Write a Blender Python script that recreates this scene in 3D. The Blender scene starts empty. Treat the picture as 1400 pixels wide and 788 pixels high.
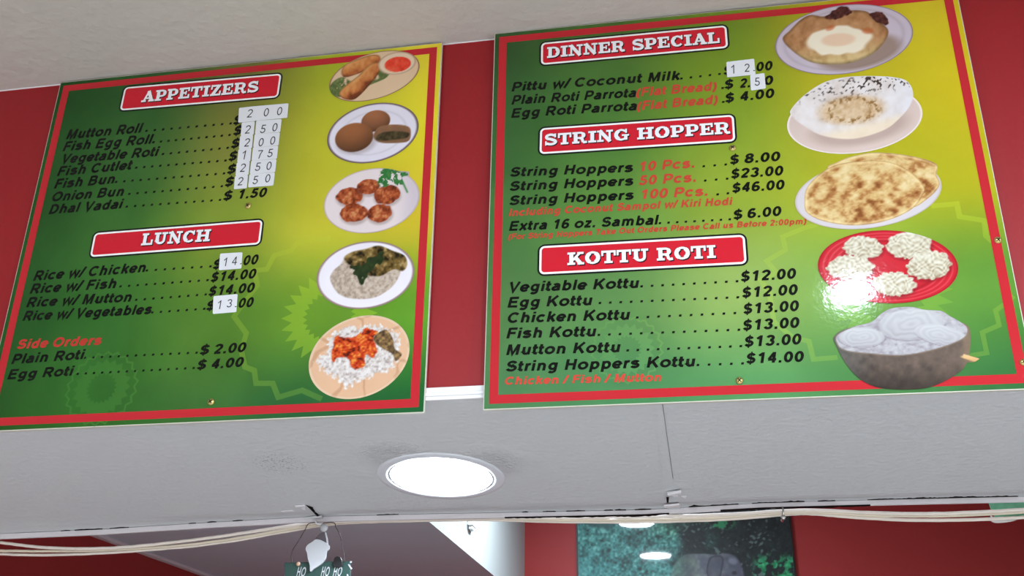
import bpy, bmesh, math, random
import numpy as np

# ------------------------------------------------------------------ camera, light, exposure
C = bpy.context.scene.collection
SC = bpy.context.scene
H = 1.60                                   # camera height above the floor
CAM_F, PITCH, ROLL, YAW = 1415.9, 0.427, 0.0126, -0.1829
EXPOSURE = 0.67
LAMP = 430.0                               # radiance of a ceiling lamp's lens
LAMP_COL = (0.84, 1.0, 1.13)
LAMP_S = 95.0                              # the lamp in the soffit
LAMP_K = 185.0                             # the weaker lamps of the kitchen
SC.view_settings.view_transform = 'Standard'
SC.view_settings.look = 'None'
SC.view_settings.gamma = 1.0
SC.view_settings.use_curve_mapping = False
SC.view_settings.exposure = EXPOSURE
cy_, sy_ = math.cos(YAW), math.sin(YAW)
fwd = np.array([sy_*math.cos(PITCH), cy_*math.cos(PITCH), math.sin(PITCH)])
rt = np.array([cy_, -sy_, 0.0]); up = np.cross(rt, fwd)
cr, sr = math.cos(ROLL), math.sin(ROLL)
rt2 = cr*rt + sr*up; up2 = -sr*rt + cr*up
CM = np.array([rt2, -up2, fwd])
cam_d = bpy.data.cameras.new('camera'); cam = bpy.data.objects.new('camera', cam_d); C.objects.link(cam)
cam_d.sensor_width = 36.0; cam_d.lens = CAM_F/1400*36.0; cam_d.clip_start = 0.02
from mathutils import Matrix, Vector
cam.matrix_world = Matrix(((rt2[0], up2[0], -fwd[0], 0), (rt2[1], up2[1], -fwd[1], 0), (rt2[2], up2[2], -fwd[2], H), (0, 0, 0, 1)))
SC.camera = cam
wd = bpy.data.worlds.new('world'); SC.world = wd; wd.use_nodes = True
wd.node_tree.nodes['Background'].inputs[0].default_value = (0.02, 0.02, 0.02, 1)

# ------------------------------------------------------------------ dimensions (metres, z above the floor)
WY = 1.75                  # front of the red bulkhead
CEIL = H + 1.3957
ZS, ZF, YF = H + 0.5935, H + 0.5183, 2.4184     # soffit underside: at the wall and at its far edge
SL = (ZF - ZS)/(YF - WY)
YB = 5.5                   # back wall of the kitchen
ZB = H + 0.7473            # underside of the low brown soffit in the kitchen
XB, XL = -0.931, -2.236    # its white side and the kitchen's left wall
X0, X1, YR = -3.2, 3.0, -3.5

def ray(px, py): return np.array([(px-700)/CAM_F, (py-394)/CAM_F, 1.0]) @ CM
def on_y(px, py, y):
    d = ray(px, py); d = d*y/d[1]; return np.array([d[0], d[1], d[2]+H])
EDGE = [(-400, 762), (-40, 739.5), (0, 737.2), (136, 731.3), (280, 722.2), (418, 714.2), (560, 710.6), (716, 707.8), (880, 704.5), (1040, 695.2), (1220, 690.2), (1400, 686.2), (1440, 685), (1800, 674)]
def edge_y(x): return float(np.interp(x, [p[0] for p in EDGE], [p[1] for p in EDGE]))
_ex = np.arange(-400, 1801, 20); _ed = np.array([on_y(q, edge_y(q)-6.6, YF) for q in _ex])
BEND = 0.10                                # the last stretch of the plaster rises and sags along its edge
def soffit_z(x, y):
    dev = float(np.interp(x, _ed[:, 0], _ed[:, 2]-ZF)); t = min(max((y-(YF-BEND))/BEND, 0), 1)
    return ZS+SL*(y-WY)+dev*t*t*(3-2*t)
def on_soffit(px, py, off=0.0):
    d = ray(px, py); zt = ZS+SL*(2.1-WY)
    for _ in range(40):
        k = (zt-off-H)/d[2]; p = d*k; zn = soffit_z(p[0], min(p[1], YF)); zt += (zn-zt)*.6
    return np.array([p[0], p[1], p[2]+H])

# ------------------------------------------------------------------ helpers
def lin(c):
    c = np.asarray(c, float)/255.0
    return np.where(c <= 0.04045, c/12.92, ((c+0.055)/1.055)**2.4)

def link(name, me, mat=None, parent=None):
    o = bpy.data.objects.new(name, me); C.objects.link(o)
    if mat: me.materials.append(mat)
    if parent: o.parent = parent
    return o
def thing(name, label, cat, loc=(0, 0, 0), rot=(0, 0, 0), group=None):
    o = bpy.data.objects.new(name, None); C.objects.link(o)
    o.location = loc; o.rotation_euler = rot; o['label'] = label; o['category'] = cat
    o.empty_display_size = 0.05
    if group: o['group'] = group
    return o
def tag(o, label, cat, group=None):
    o['label'] = label; o['category'] = cat
    if group: o['group'] = group
    return o
def structure(o): o['kind'] = 'structure'; return o

class MB:
    def __init__(s): s.v = []; s.f = []
    def add(s, v, f):
        n = len(s.v); s.v += [tuple(map(float, p)) for p in v]; s.f += [tuple(i+n for i in q) for q in f]; return s
    def box(s, a, b):
        x0, y0, z0 = a; x1, y1, z1 = b
        return s.hexa([(x0, y0, z0), (x1, y0, z0), (x1, y1, z0), (x0, y1, z0), (x0, y0, z1), (x1, y0, z1), (x1, y1, z1), (x0, y1, z1)])
    def hexa(s, p):
        return s.add(p, [(3, 2, 1, 0), (4, 5, 6, 7), (0, 1, 5, 4), (1, 2, 6, 5), (2, 3, 7, 6), (3, 0, 4, 7)])
    def prism(s, pts, d):
        """closed outline pts (3-D, planar) extruded along vector d"""
        n = len(pts); a = [np.asarray(p, float) for p in pts]; b = [p+np.asarray(d, float) for p in a]
        f = [tuple(range(n)), tuple(range(2*n-1, n-1, -1))]
        f += [(i+n, (i+1) % n+n, (i+1) % n, i) for i in range(n)]
        return s.add(a+b, f)
    def tube(s, pts, r, n=10, cap=True):
        pts = [np.asarray(p, float) for p in pts]; m = len(pts); V = []; F = []
        ref = np.array([0.0, 0.0, 1.0])
        for i, p in enumerate(pts):
            t = pts[min(i+1, m-1)]-pts[max(i-1, 0)]; t /= np.linalg.norm(t)
            if abs(t @ ref) > 0.95: ref = np.array([1.0, 0, 0])
            a = np.cross(t, ref); a /= np.linalg.norm(a); b = np.cross(t, a)
            rr = r[i] if hasattr(r, '__len__') else r
            V += [p+rr*(math.cos(2*math.pi*k/n)*a+math.sin(2*math.pi*k/n)*b) for k in range(n)]
        for i in range(m-1):
            for k in range(n):
                F.append((i*n+k, i*n+(k+1) % n, (i+1)*n+(k+1) % n, (i+1)*n+k))
        if cap: F += [tuple(range(n-1, -1, -1)), tuple((m-1)*n+k for k in range(n))]
        return s.add(V, F)
    def lathe(s, prof, n=64):
        """profile of (radius, z) turned about z; radius 0 closes it"""
        V = []; F = []
        for r, z in prof: V += [(r*math.cos(2*math.pi*k/n), r*math.sin(2*math.pi*k/n), z) for k in range(n)]
        for i in range(len(prof)-1):
            for k in range(n): F.append((i*n+k, i*n+(k+1) % n, (i+1)*n+(k+1) % n, (i+1)*n+k))
        if prof[0][0] < 1e-6 or True:
            pass
        return s.add(V, F)
    def build(s, name, mat=None, parent=None, smooth=False, fix=True):
        me = bpy.data.meshes.new(name); me.from_pydata(s.v, [], s.f); me.validate()
        if fix:
            bm = bmesh.new(); bm.from_mesh(me); bmesh.ops.remove_doubles(bm, verts=bm.verts, dist=1e-7)
            bmesh.ops.recalc_face_normals(bm, faces=bm.faces); bm.to_mesh(me); bm.free()
        if smooth:
            for p in me.polygons: p.use_smooth = True
        return link(name, me, mat, parent)
def bevel(o, w, seg=2):
    m = o.modifiers.new('bevel', 'BEVEL'); m.width = w; m.segments = seg; m.limit_method = 'ANGLE'; return o

# ------------------------------------------------------------------ materials
def mat(name, col, rough=0.6, spec=0.4, bump=None, coat=0.0, var=0.0, vscale=6.0, metal=0.0, emit=None, trans=0.0):
    m = bpy.data.materials.new(name); m.use_nodes = True; nt = m.node_tree; b = nt.nodes['Principled BSDF']
    c = lin(col); b.inputs['Base Color'].default_value = (*c, 1); b.inputs['Roughness'].default_value = rough
    b.inputs['Specular IOR Level'].default_value = spec; b.inputs['Metallic'].default_value = metal
    b.inputs['Coat Weight'].default_value = coat; b.inputs['Transmission Weight'].default_value = trans
    if emit:
        b.inputs['Emission Color'].default_value = (*emit[0], 1); b.inputs['Emission Strength'].default_value = emit[1]
    geo = nt.nodes.new('ShaderNodeNewGeometry')
    if var:
        n = nt.nodes.new('ShaderNodeTexNoise'); n.inputs['Scale'].default_value = vscale; n.inputs['Detail'].default_value = 5
        nt.links.new(geo.outputs['Position'], n.inputs['Vector'])
        r = nt.nodes.new('ShaderNodeMapRange'); r.inputs['To Min'].default_value = 1-var; r.inputs['To Max'].default_value = 1+var
        nt.links.new(n.outputs['Fac'], r.inputs['Value'])
        x = nt.nodes.new('ShaderNodeVectorMath'); x.operation = 'SCALE'; x.inputs[0].default_value = tuple(c)
        nt.links.new(r.outputs[0], x.inputs['Scale']); nt.links.new(x.outputs[0], b.inputs['Base Color'])
    if bump:
        sc, dist, stren = bump
        n = nt.nodes.new('ShaderNodeTexNoise'); n.inputs['Scale'].default_value = sc; n.inputs['Detail'].default_value = 4
        nt.links.new(geo.outputs['Position'], n.inputs['Vector'])
        bp = nt.nodes.new('ShaderNodeBump'); bp.inputs['Distance'].default_value = dist; bp.inputs['Strength'].default_value = stren
        nt.links.new(n.outputs['Fac'], bp.inputs['Height']); nt.links.new(bp.outputs[0], b.inputs['Normal'])
    return m
M_red = mat('red_wall_paint', (150, 27, 34), 0.45, 0.35, bump=(60, 0.002, 0.25), var=0.05, vscale=3)
M_redk = mat('red_kitchen_paint', (158, 46, 45), 0.5, 0.3, bump=(60, 0.002, 0.2), var=0.04, vscale=2)
M_ceil = mat('ceiling_paint', (196, 188, 184), 0.7, 0.3, bump=(38, 0.006, 0.6), var=0.03, vscale=3)
M_white = mat('white_gloss_paint', (236, 234, 240), 0.35, 0.5, bump=(90, 0.001, 0.15))
M_trim = mat('soffit_edge_paint', (218, 212, 218), 0.45, 0.45, bump=(120, 0.002, 0.4))
M_kwhite = mat('white_kitchen_paint', (180, 184, 182), 0.6, 0.3)
M_kbrown = mat('dusky_soffit_paint', (206, 214, 226), 0.6, 0.3, bump=(30, 0.003, 0.2), var=0.06, vscale=1.6)
M_floor = mat('pale_floor_tile', (205, 200, 192), 0.5, 0.4, var=0.05)
M_floork = mat('dark_kitchen_floor', (48, 50, 52), 0.5, 0.4, var=0.1)
M_wall = mat('pale_room_wall', (214, 206, 198), 0.7, 0.3, bump=(40, 0.002, 0.2))
M_void = mat('dark_gap', (26, 16, 16), 0.9, 0.1)
M_panel = mat('white_sign_board', (206, 202, 190), 0.45, 0.5)
M_sticker = mat('white_label_tape', (226, 226, 234), 0.35, 0.5)
M_ink = mat('black_label_ink', (38, 38, 42), 0.4, 0.4)
M_brass = mat('brass_screw', (196, 176, 112), 0.3, 0.5, metal=0.85)
M_slot = mat('dark_screw_slot', (40, 30, 20), 0.6, 0.2)
M_cable = mat('white_cable_sheath', (232, 220, 212), 0.45, 0.45, bump=(150, 0.001, 0.3), var=0.08, vscale=14)
M_cable2 = mat('cream_cable_sheath', (220, 206, 188), 0.45, 0.45, bump=(150, 0.001, 0.3), var=0.10, vscale=14)
M_black = mat('black_frame', (18, 18, 20), 0.35, 0.5)
M_ring = mat('lamp_ring_enamel', (225, 226, 236), 0.35, 0.5)
M_lens_k = mat('lit_kitchen_lens', (250, 250, 250), 0.4, 0.4, emit=(LAMP_COL, LAMP_K))
M_lens_s = mat('lit_soffit_lens', (250, 250, 250), 0.4, 0.4, emit=(LAMP_COL, LAMP_S))
M_lens = mat('lit_lamp_lens', (250, 250, 250), 0.4, 0.4, emit=(LAMP_COL, LAMP))
M_wood = mat('white_painted_wood', (172, 170, 174), 0.55, 0.3, bump=(90, 0.001, 0.3))
M_signgreen = mat('dark_green_painted_wood', (38, 62, 57), 0.55, 0.35, var=0.12, vscale=25)
M_hat = mat('grey_painted_wood', (84, 74, 80), 0.6, 0.3)
M_tan = mat('tan_wood_bead', (176, 140, 118), 0.5, 0.3)
M_wire = mat('dark_wire', (58, 44, 44), 0.5, 0.5)
M_plastic = mat('grey_plastic', (246, 250, 248), 0.45, 0.4)
M_gplas = mat('green_plastic', (96, 158, 122), 0.25, 0.5, bump=(120, 0.003, 0.6), var=0.25, vscale=70)
M_clear = mat('cloudy_plastic', (214, 208, 208), 0.25, 0.5)

def soffit_material():
    m = mat('grey_soffit_paint', (210, 211, 216), 0.6, 0.4)
    nt = m.node_tree; b = nt.nodes['Principled BSDF']; geo = nt.nodes.new('ShaderNodeNewGeometry')
    def noise(scale, det=4):
        n = nt.nodes.new('ShaderNodeTexNoise'); n.inputs['Scale'].default_value = scale; n.inputs['Detail'].default_value = det
        nt.links.new(geo.outputs['Position'], n.inputs['Vector']); return n.outputs['Fac']
    def near(p, r0, r1):
        d = nt.nodes.new('ShaderNodeVectorMath'); d.operation = 'DISTANCE'; d.inputs[1].default_value = tuple(p)
        nt.links.new(geo.outputs['Position'], d.inputs[0])
        r = nt.nodes.new('ShaderNodeMapRange'); r.inputs['From Min'].default_value = r0; r.inputs['From Max'].default_value = r1
        r.inputs['To Min'].default_value = 1; r.inputs['To Max'].default_value = 0; r.interpolation_type = 'SMOOTHSTEP'
        nt.links.new(d.outputs['Value'], r.inputs['Value']); return r.outputs[0]
    def math_(op, a, c):
        n = nt.nodes.new('ShaderNodeMath'); n.operation = op
        for i, q in enumerate((a, c)):
            if isinstance(q, (int, float)): n.inputs[i].default_value = q
            else: nt.links.new(q, n.inputs[i])
        return n.outputs[0]
    specks = math_('MULTIPLY', math_('GREATER_THAN', noise(210, 2), 0.60), near(on_soffit(383, 634), 0.015, 0.085))
    mx = nt.nodes.new('ShaderNodeMix'); mx.data_type = 'RGBA'
    mx.inputs[6].default_value = (*lin((210, 211, 216)), 1); mx.inputs[7].default_value = (*lin((120, 108, 108)), 1)
    nt.links.new(math_('MULTIPLY', specks, 0.7), mx.inputs[0]); nt.links.new(mx.outputs[2], b.inputs['Base Color'])
    rough = math_('ADD', near(on_soffit(540, 622), 0.02, 0.10), near(on_soffit(670, 632), 0.02, 0.10))
    h = math_('ADD', math_('MULTIPLY', noise(75), 0.5), math_('MULTIPLY', math_('MULTIPLY', noise(150), rough), 2.4))
    bp = nt.nodes.new('ShaderNodeBump'); bp.inputs['Distance'].default_value = 0.006; bp.inputs['Strength'].default_value = 0.8
    nt.links.new(h, bp.inputs['Height']); nt.links.new(bp.outputs[0], b.inputs['Normal'])
    return m
M_soffit = soffit_material()

def print_material(name, rough, coat, bumpv):
    m = bpy.data.materials.new(name); m.use_nodes = True; nt = m.node_tree; b = nt.nodes['Principled BSDF']
    a = nt.nodes.new('ShaderNodeAttribute'); a.attribute_name = 'Col'; nt.links.new(a.outputs['Color'], b.inputs['Base Color'])
    b.inputs['Roughness'].default_value = rough; b.inputs['Specular IOR Level'].default_value = 0.3
    b.inputs['Coat Weight'].default_value = coat; b.inputs['Coat Roughness'].default_value = 0.03
    if bumpv:
        geo = nt.nodes.new('ShaderNodeNewGeometry')
        n = nt.nodes.new('ShaderNodeTexNoise'); n.inputs['Scale'].default_value = bumpv[0]; n.inputs['Detail'].default_value = 2
        nt.links.new(geo.outputs['Position'], n.inputs['Vector'])
        bp = nt.nodes.new('ShaderNodeBump'); bp.inputs['Distance'].default_value = bumpv[1]; bp.inputs['Strength'].default_value = 1.0
        nt.links.new(n.outputs['Fac'], bp.inputs['Height']); nt.links.new(bp.outputs[0], b.inputs['Normal'])
        if coat: nt.links.new(bp.outputs[0], b.inputs['Coat Normal'])
    return m
M_print = print_material('laminated_print', 0.07, 0.0, (130, 0.00011))
M_poster = print_material('glossy_photo_print', 0.5, 1.0, None)

# ------------------------------------------------------------------ the room
structure(MB().box((X0, YR, -0.1), (X1, 2.2, 0)).build('floor', M_floor))
structure(MB().box((X0, 2.2, -0.1), (X1, YB, 0)).build('floor_kitchen', M_floork))
structure(MB().box((X0, YR, CEIL), (X1, WY+0.02, CEIL+0.1)).build('ceiling', M_ceil))
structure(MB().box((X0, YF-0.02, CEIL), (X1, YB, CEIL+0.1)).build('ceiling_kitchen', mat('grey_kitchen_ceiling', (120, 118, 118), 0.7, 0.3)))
structure(MB().box((X0-0.1, YR, 0), (X0, YB, CEIL)).build('wall_left', M_wall))
structure(MB().box((X1, YR, 0), (X1+0.1, YF, CEIL)).build('wall_right', M_wall))
structure(MB().box((X1, YF, 0), (X1+0.1, YB, CEIL)).build('wall_kitchen_right', M_redk))
structure(MB().box((X0, YR-0.1, 0), (X1, YR, CEIL)).build('wall_rear', M_wall))
structure(MB().box((X0, WY, ZS+0.001), (X1, WY+0.02, CEIL)).build('wall_front', M_red))
_sx = np.concatenate([[X0], np.arange(-2.6, 1.61, 0.1), [X1]]); _sy = [WY, 2.0, 2.2]+list(np.linspace(YF-BEND, YF, 7)); _n = len(_sx); _m = len(_sy)
_sv = [(x, y, soffit_z(x, y)) for y in _sy for x in _sx]+[(x, y, ZF+0.085) for y in (WY+0.021, YF) for x in _sx]
_sf = [(j*_n+i, (j+1)*_n+i, (j+1)*_n+i+1, j*_n+i+1) for j in range(_m-1) for i in range(_n-1)]
_b = _m*_n
_sf += [(_b+i, _b+i+1, _b+_n+i+1, _b+_n+i) for i in range(_n-1)]+[((_m-1)*_n+i, _b+_n+i, _b+_n+i+1, (_m-1)*_n+i+1) for i in range(_n-1)]
structure(MB().add(_sv, _sf).build('ceiling_soffit', M_soffit))
structure(MB().box((X0, YF-0.02, ZF+0.086), (X1, YF, CEIL)).build('wall_bulkhead_back', M_redk))
structure(MB().box((X0, YB, 0), (X1, YB+0.1, CEIL)).build('wall_back', M_redk))
structure(MB().box((X0, YF+0.001, 0), (XL, YB, CEIL)).build('wall_kitchen_left', M_redk))
structure(MB().box((XL, YF+0.001, ZB), (XB-0.004, YB, ZB+0.01)).build('ceiling_low', M_kbrown))
structure(MB().box((XB-0.02, YF+0.001, ZB+0.0005), (XB, YB, CEIL)).build('wall_duct_side', M_kwhite))
structure(bevel(MB().box((XL, YF+0.001, ZB-0.012), (XL+0.028, YB, ZB)).build('trim_1', M_trim), 0.002))
# white strip along the foot of the red bulkhead, with its bead
t2 = MB().box((X0, WY-0.006, ZS-0.0008), (X1, WY, ZS+0.0235)).box((X0, WY-0.009, ZS+0.006), (X1, WY-0.006, ZS+0.0125)).build('trim_2', M_white)
structure(bevel(t2, 0.0012))
# paint line where the ceiling meets the red wall
structure(MB().box((X0, WY-0.0015, CEIL-0.0022), (X1, WY, CEIL)).build('trim_3', M_white))
# edge bead along the far side of the soffit
random.seed(4)
bead = MB()
xs = list(range(-400, 1801, 10)); prev = None
for px in xs:
    w = 6.7
    lo = on_y(px, edge_y(px), YF-0.006); hi = on_y(px, edge_y(px)-w, YF-0.006)
    ring = [lo, hi, hi+np.array([0, 0.0055, 0.002]), lo+np.array([0, 0.0085, 0])]
    if prev is not None: bead.add(prev+ring, [(0, 4, 5, 1), (1, 5, 6, 2), (2, 6, 7, 3), (3, 7, 4, 0)])
    prev = ring
bead_o = structure(bead.build('trim_4', M_trim))
# the open joint between bead and soffit: short dark gaps
gap = MB()
for a, b, h in ((83, 96, 1.2), (102, 140, 1.6), (150, 176, 1.0), (258, 268, .9), (283, 296, 1.2), (318, 332, .9), (515, 545, 1.0), (714, 722, 1), (742, 760, 1.0), (774, 800, 1.2), (826, 838, 1.6), (841, 856, 1.6), (868, 890, 1.2),
                (942, 962, 3.0), (962, 1010, 1.6), (1028, 1066, 1.5), (1066, 1100, 2.0), (1118, 1142, 1.4), (1186, 1230, 1.2), (1230, 1290, 1.8), (1290, 1345, 2.2), (1345, 1392, 1.6)):
    n = max(3, int((b-a)/3)); top = []; bot = []
    for i in range(n+1):
        px = a+(b-a)*i/n; e = edge_y(px)-7.0; hh = h*.75*(0.3+0.7*math.sin(math.pi*min(max(i/n, .06), .94)))*random.uniform(.45, 1.25)
        bot.append(on_soffit(px, e+.3, 0.0013)); top.append(on_soffit(px, e-hh, 0.0013))
    gap.prism(bot+top[::-1], (0, 0, 0.001))
gap.build('open_joint', M_void, bead_o)
gap2 = MB()                                 # split under the bead, above the cables
for a, b, h in ((690, 760, 1.8), (760, 840, 2.6), (840, 915, 3.2), (985, 1070, 2.4), (1072, 1190, 2.6)):
    n = 16; top = []; bot = []
    for i in range(n+1):
        px = a+(b-a)*i/n; e = edge_y(px)+.2; hh = h*.7*random.uniform(.5, 1.2)*(0.5+0.5*math.sin(math.pi*min(max(i/n, .1), .9)))
        top.append(on_y(px, e-1.2, YF-0.0075)); bot.append(on_y(px, e+hh, YF-0.0075))
    gap2.prism(bot+top[::-1], (0, 0.001, 0))
gap2.build('split_seam', M_void, bead_o)
# plaster joint ridge across the soffit
rd = MB()
pa, pb, pc, pd = [on_soffit(*q, 0.0012) for q in ((893, 540), (906, 540), (922, 668), (907, 668))]
rd.prism([pa, pb, pc, pd], (0, 0, 0.0011))
structure(rd.build('trim_5', M_soffit))
sl = MB().prism([on_soffit(*q, 0.0016) for q in ((905.2, 552), (906.2, 552), (920.6, 655), (919.8, 655))], (0, 0, 0.0003))
sl.build('hairline_crack', mat('crack_grey', (128, 120, 120), 0.8, 0.2), bpy.data.objects['trim_5'])

# ------------------------------------------------------------------ lettering: stroke outlines
def arc(cx, cy, rx, ry, a0, a1, n=None):
    n = n or max(4, int(abs(a1-a0)/22))
    return [(cx+rx*math.cos(math.radians(a0+(a1-a0)*i/n)), cy+ry*math.sin(math.radians(a0+(a1-a0)*i/n))) for i in range(n+1)]
def loop(cx, cy, rx, ry, n=20): return arc(cx, cy, rx, ry, 0, 360, n)
A_ = arc
DOT = [(.1, .1), (.3, .1)]
G = {  # advance, strokes
 ' ': (.388, []), '.': (.388, [DOT]), ':': (.465, [[(.12, .1), (.33, .1)], [(.12, .62), (.33, .62)]]), '/': (.388, [[(.02, -.02), (.36, 1.02)]]),
 '(': (.465, [A_(.62, .36, .44, .66, 125, 235)]), ')': (.465, [A_(-.15, .36, .44, .66, 55, -55)]),
 'A': (1.008, [[(.1, 0), (.504, .97)], [(.908, 0), (.504, .97)], [(.25, .3), (.76, .3)]]),
 'B': (1.008, [[(.2, 0), (.2, 1)], [(.2, .91), (.52, .91)]+A_(.55, .72, .22, .19, 90, -90)+[(.2, .53)], [(.2, .53), (.55, .53)]+A_(.57, .31, .27, .22, 90, -90)+[(.2, .09)]]),
 'C': (1.008, [A_(.52, .5, .40, .41, 42, 318)]),
 'D': (1.008, [[(.2, 0), (.2, 1)], [(.2, .91), (.42, .91)]+A_(.45, .5, .39, .41, 90, -90)+[(.2, .09)]]),
 'E': (.93, [[(.2, 0), (.2, 1)], [(.2, .91), (.86, .91)], [(.2, .52), (.8, .52)], [(.2, .09), (.88, .09)]]),
 'F': (.853, [[(.2, 0), (.2, 1)], [(.2, .91), (.82, .91)], [(.2, .5), (.75, .5)]]),
 'H': (1.008, [[(.2, 0), (.2, 1)], [(.81, 0), (.81, 1)], [(.2, .52), (.81, .52)]]),
 'I': (.388, [[(.2, 0), (.2, 1)]]),
 'K': (1.008, [[(.2, 0), (.2, 1)], [(.22, .32), (.86, 1)], [(.46, .58), (.9, 0)]]),
 'M': (1.163, [[(.2, 0), (.2, 1)], [(.96, 0), (.96, 1)], [(.24, .98), (.58, .08), (.92, .98)]]),
 'O': (1.087, [loop(.54, .5, .42, .41)]),
 'P': (.93, [[(.2, 0), (.2, 1)], [(.2, .91), (.5, .91)]+A_(.54, .67, .26, .24, 90, -90)+[(.2, .43)]]),
 'R': (1.008, [[(.2, 0), (.2, 1)], [(.2, .91), (.54, .91)]+A_(.57, .68, .25, .23, 90, -90)+[(.2, .45)], [(.52, .44), (.9, 0)]]),
 'S': (.93, [A_(.46, .71, .30, .20, 15, 270)+A_(.46, .3, .33, .21, 90, -165)]),
 'T': (.853, [[(.03, .91), (.82, .91)], [(.425, 0), (.425, .95)]]),
 'V': (.93, [[(.1, 1), (.465, .04), (.83, 1)]]),
 'a': (.776, [A_(.38, .47, .22, .17, 155, 0)+[(.6, .15), (.63, 0)], [(.6, .42), (.36, .39)]+A_(.31, .22, .2, .14, 90, 300)+[(.5, .12), (.6, .24)]]),
 'b': (.853, [[(.2, 0), (.2, 1)], loop(.45, .36, .25, .28)]), 'c': (.776, [A_(.41, .3625, .3, .28, 42, 318)]),
 'd': (.853, [[(.65, 0), (.65, 1)], loop(.4, .36, .25, .28)]), 'e': (.776, [[(.12, .35), (.68, .35)], A_(.39, .3625, .29, .28, 0, 322)]),
 'f': (.465, [[(.2, 0), (.2, .8)]+A_(.33, .8, .13, .12, 180, 80), [(.02, .64), (.44, .64)]]),
 'g': (.853, [loop(.41, .38, .25, .26), [(.65, .725), (.65, 0)]+A_(.4, -.01, .25, .18, 0, -150)]),
 'h': (.853, [[(.2, 0), (.2, 1)], A_(.425, .42, .225, .22, 170, 0)+[(.65, 0)]]), 'i': (.388, [[(.19, 0), (.19, .725)], [(.19, .83), (.19, 1)]]),
 'k': (.776, [[(.2, 0), (.2, 1)], [(.22, .26), (.66, .725)], [(.38, .44), (.7, 0)]]), 'l': (.388, [[(.19, 0), (.19, 1)]]),
 'm': (1.242, [[(.2, 0), (.2, .725)], A_(.41, .43, .21, .21, 170, 0)+[(.62, 0)], A_(.83, .43, .21, .21, 170, 0)+[(1.04, 0)]]),
 'n': (.853, [[(.2, 0), (.2, .725)], A_(.425, .42, .225, .22, 170, 0)+[(.65, 0)]]), 'o': (.853, [loop(.425, .3625, .31, .28)]),
 'p': (.853, [[(.2, -.28), (.2, .725)], loop(.45, .36, .25, .28)]), 'r': (.543, [[(.2, 0), (.2, .725)], A_(.45, .4, .25, .24, 170, 75)]),
 's': (.776, [A_(.38, .515, .24, .125, 15, 270)+A_(.38, .235, .26, .155, 90, -165)]),
 't': (.465, [[(.18, .94), (.18, .22)]+A_(.31, .22, .13, .13, 180, 270)+[(.44, .09)], [(.0, .63), (.42, .63)]]),
 'u': (.853, [[(.2, .725), (.2, .3)]+A_(.425, .3, .225, .22, 180, 350), [(.65, 0), (.65, .725)]]),
 'w': (1.087, [[(.1, .725), (.29, .06), (.54, .68), (.79, .06), (.99, .725)]]), 'x': (.776, [[(.1, 0), (.68, .725)], [(.1, .725), (.68, 0)]]),
 'z': (.698, [[(.06, .09), (.64, .09)], [(.08, .64), (.62, .64)], [(.13, .1), (.56, .62)]]),
 '0': (.776, [loop(.388, .5, .26, .41)]), '1': (.776, [[(.46, 0), (.46, 1)], [(.46, .92), (.14, .7)]]),
 '2': (.776, [A_(.38, .69, .27, .22, 170, -35)+[(.15, .1)], [(.08, .09), (.68, .09)]]),
 '3': (.776, [A_(.37, .72, .25, .19, 165, -90), A_(.37, .3, .27, .21, 90, -165)]),
 '4': (.776, [[(.5, .96), (.1, .33)], [(.05, .3), (.73, .3)], [(.52, 0), (.52, 1)]]),
 '5': (.776, [[(.66, .91), (.24, .91), (.18, .5)], A_(.37, .33, .28, .24, 125, -165)]),
 '6': (.776, [loop(.39, .31, .26, .22), A_(.42, .5, .3, .41, 50, 195)]), '7': (.776, [[(.08, .9), (.7, .9)], [(.64, .86), (.44, .5), (.34, 0)]]),
 '8': (.776, [loop(.388, .73, .23, .18), loop(.388, .29, .27, .21)]),
 '$': (.776, [A_(.38, .68, .25, .2, 15, 270)+A_(.38, .29, .27, .2, 90, -165), [(.38, -.12), (.38, 1.1), 'thin']]),
}
for _c in G:
    _a, _s = G[_c]; _k = .86 if _c in '0123456789$' else (1.0 if _c in ' ./:()il' else .92)
    G[_c] = (_a, [[q if isinstance(q, str) else (_a/2+(q[0]-_a/2)*_k, q[1]) for q in st] for st in _s])
def rect(x0, y0, x1, y1): return [(x0, (y0+y1)/2), (x1, (y0+y1)/2), float(y1-y0)]
B_ = .17
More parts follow.
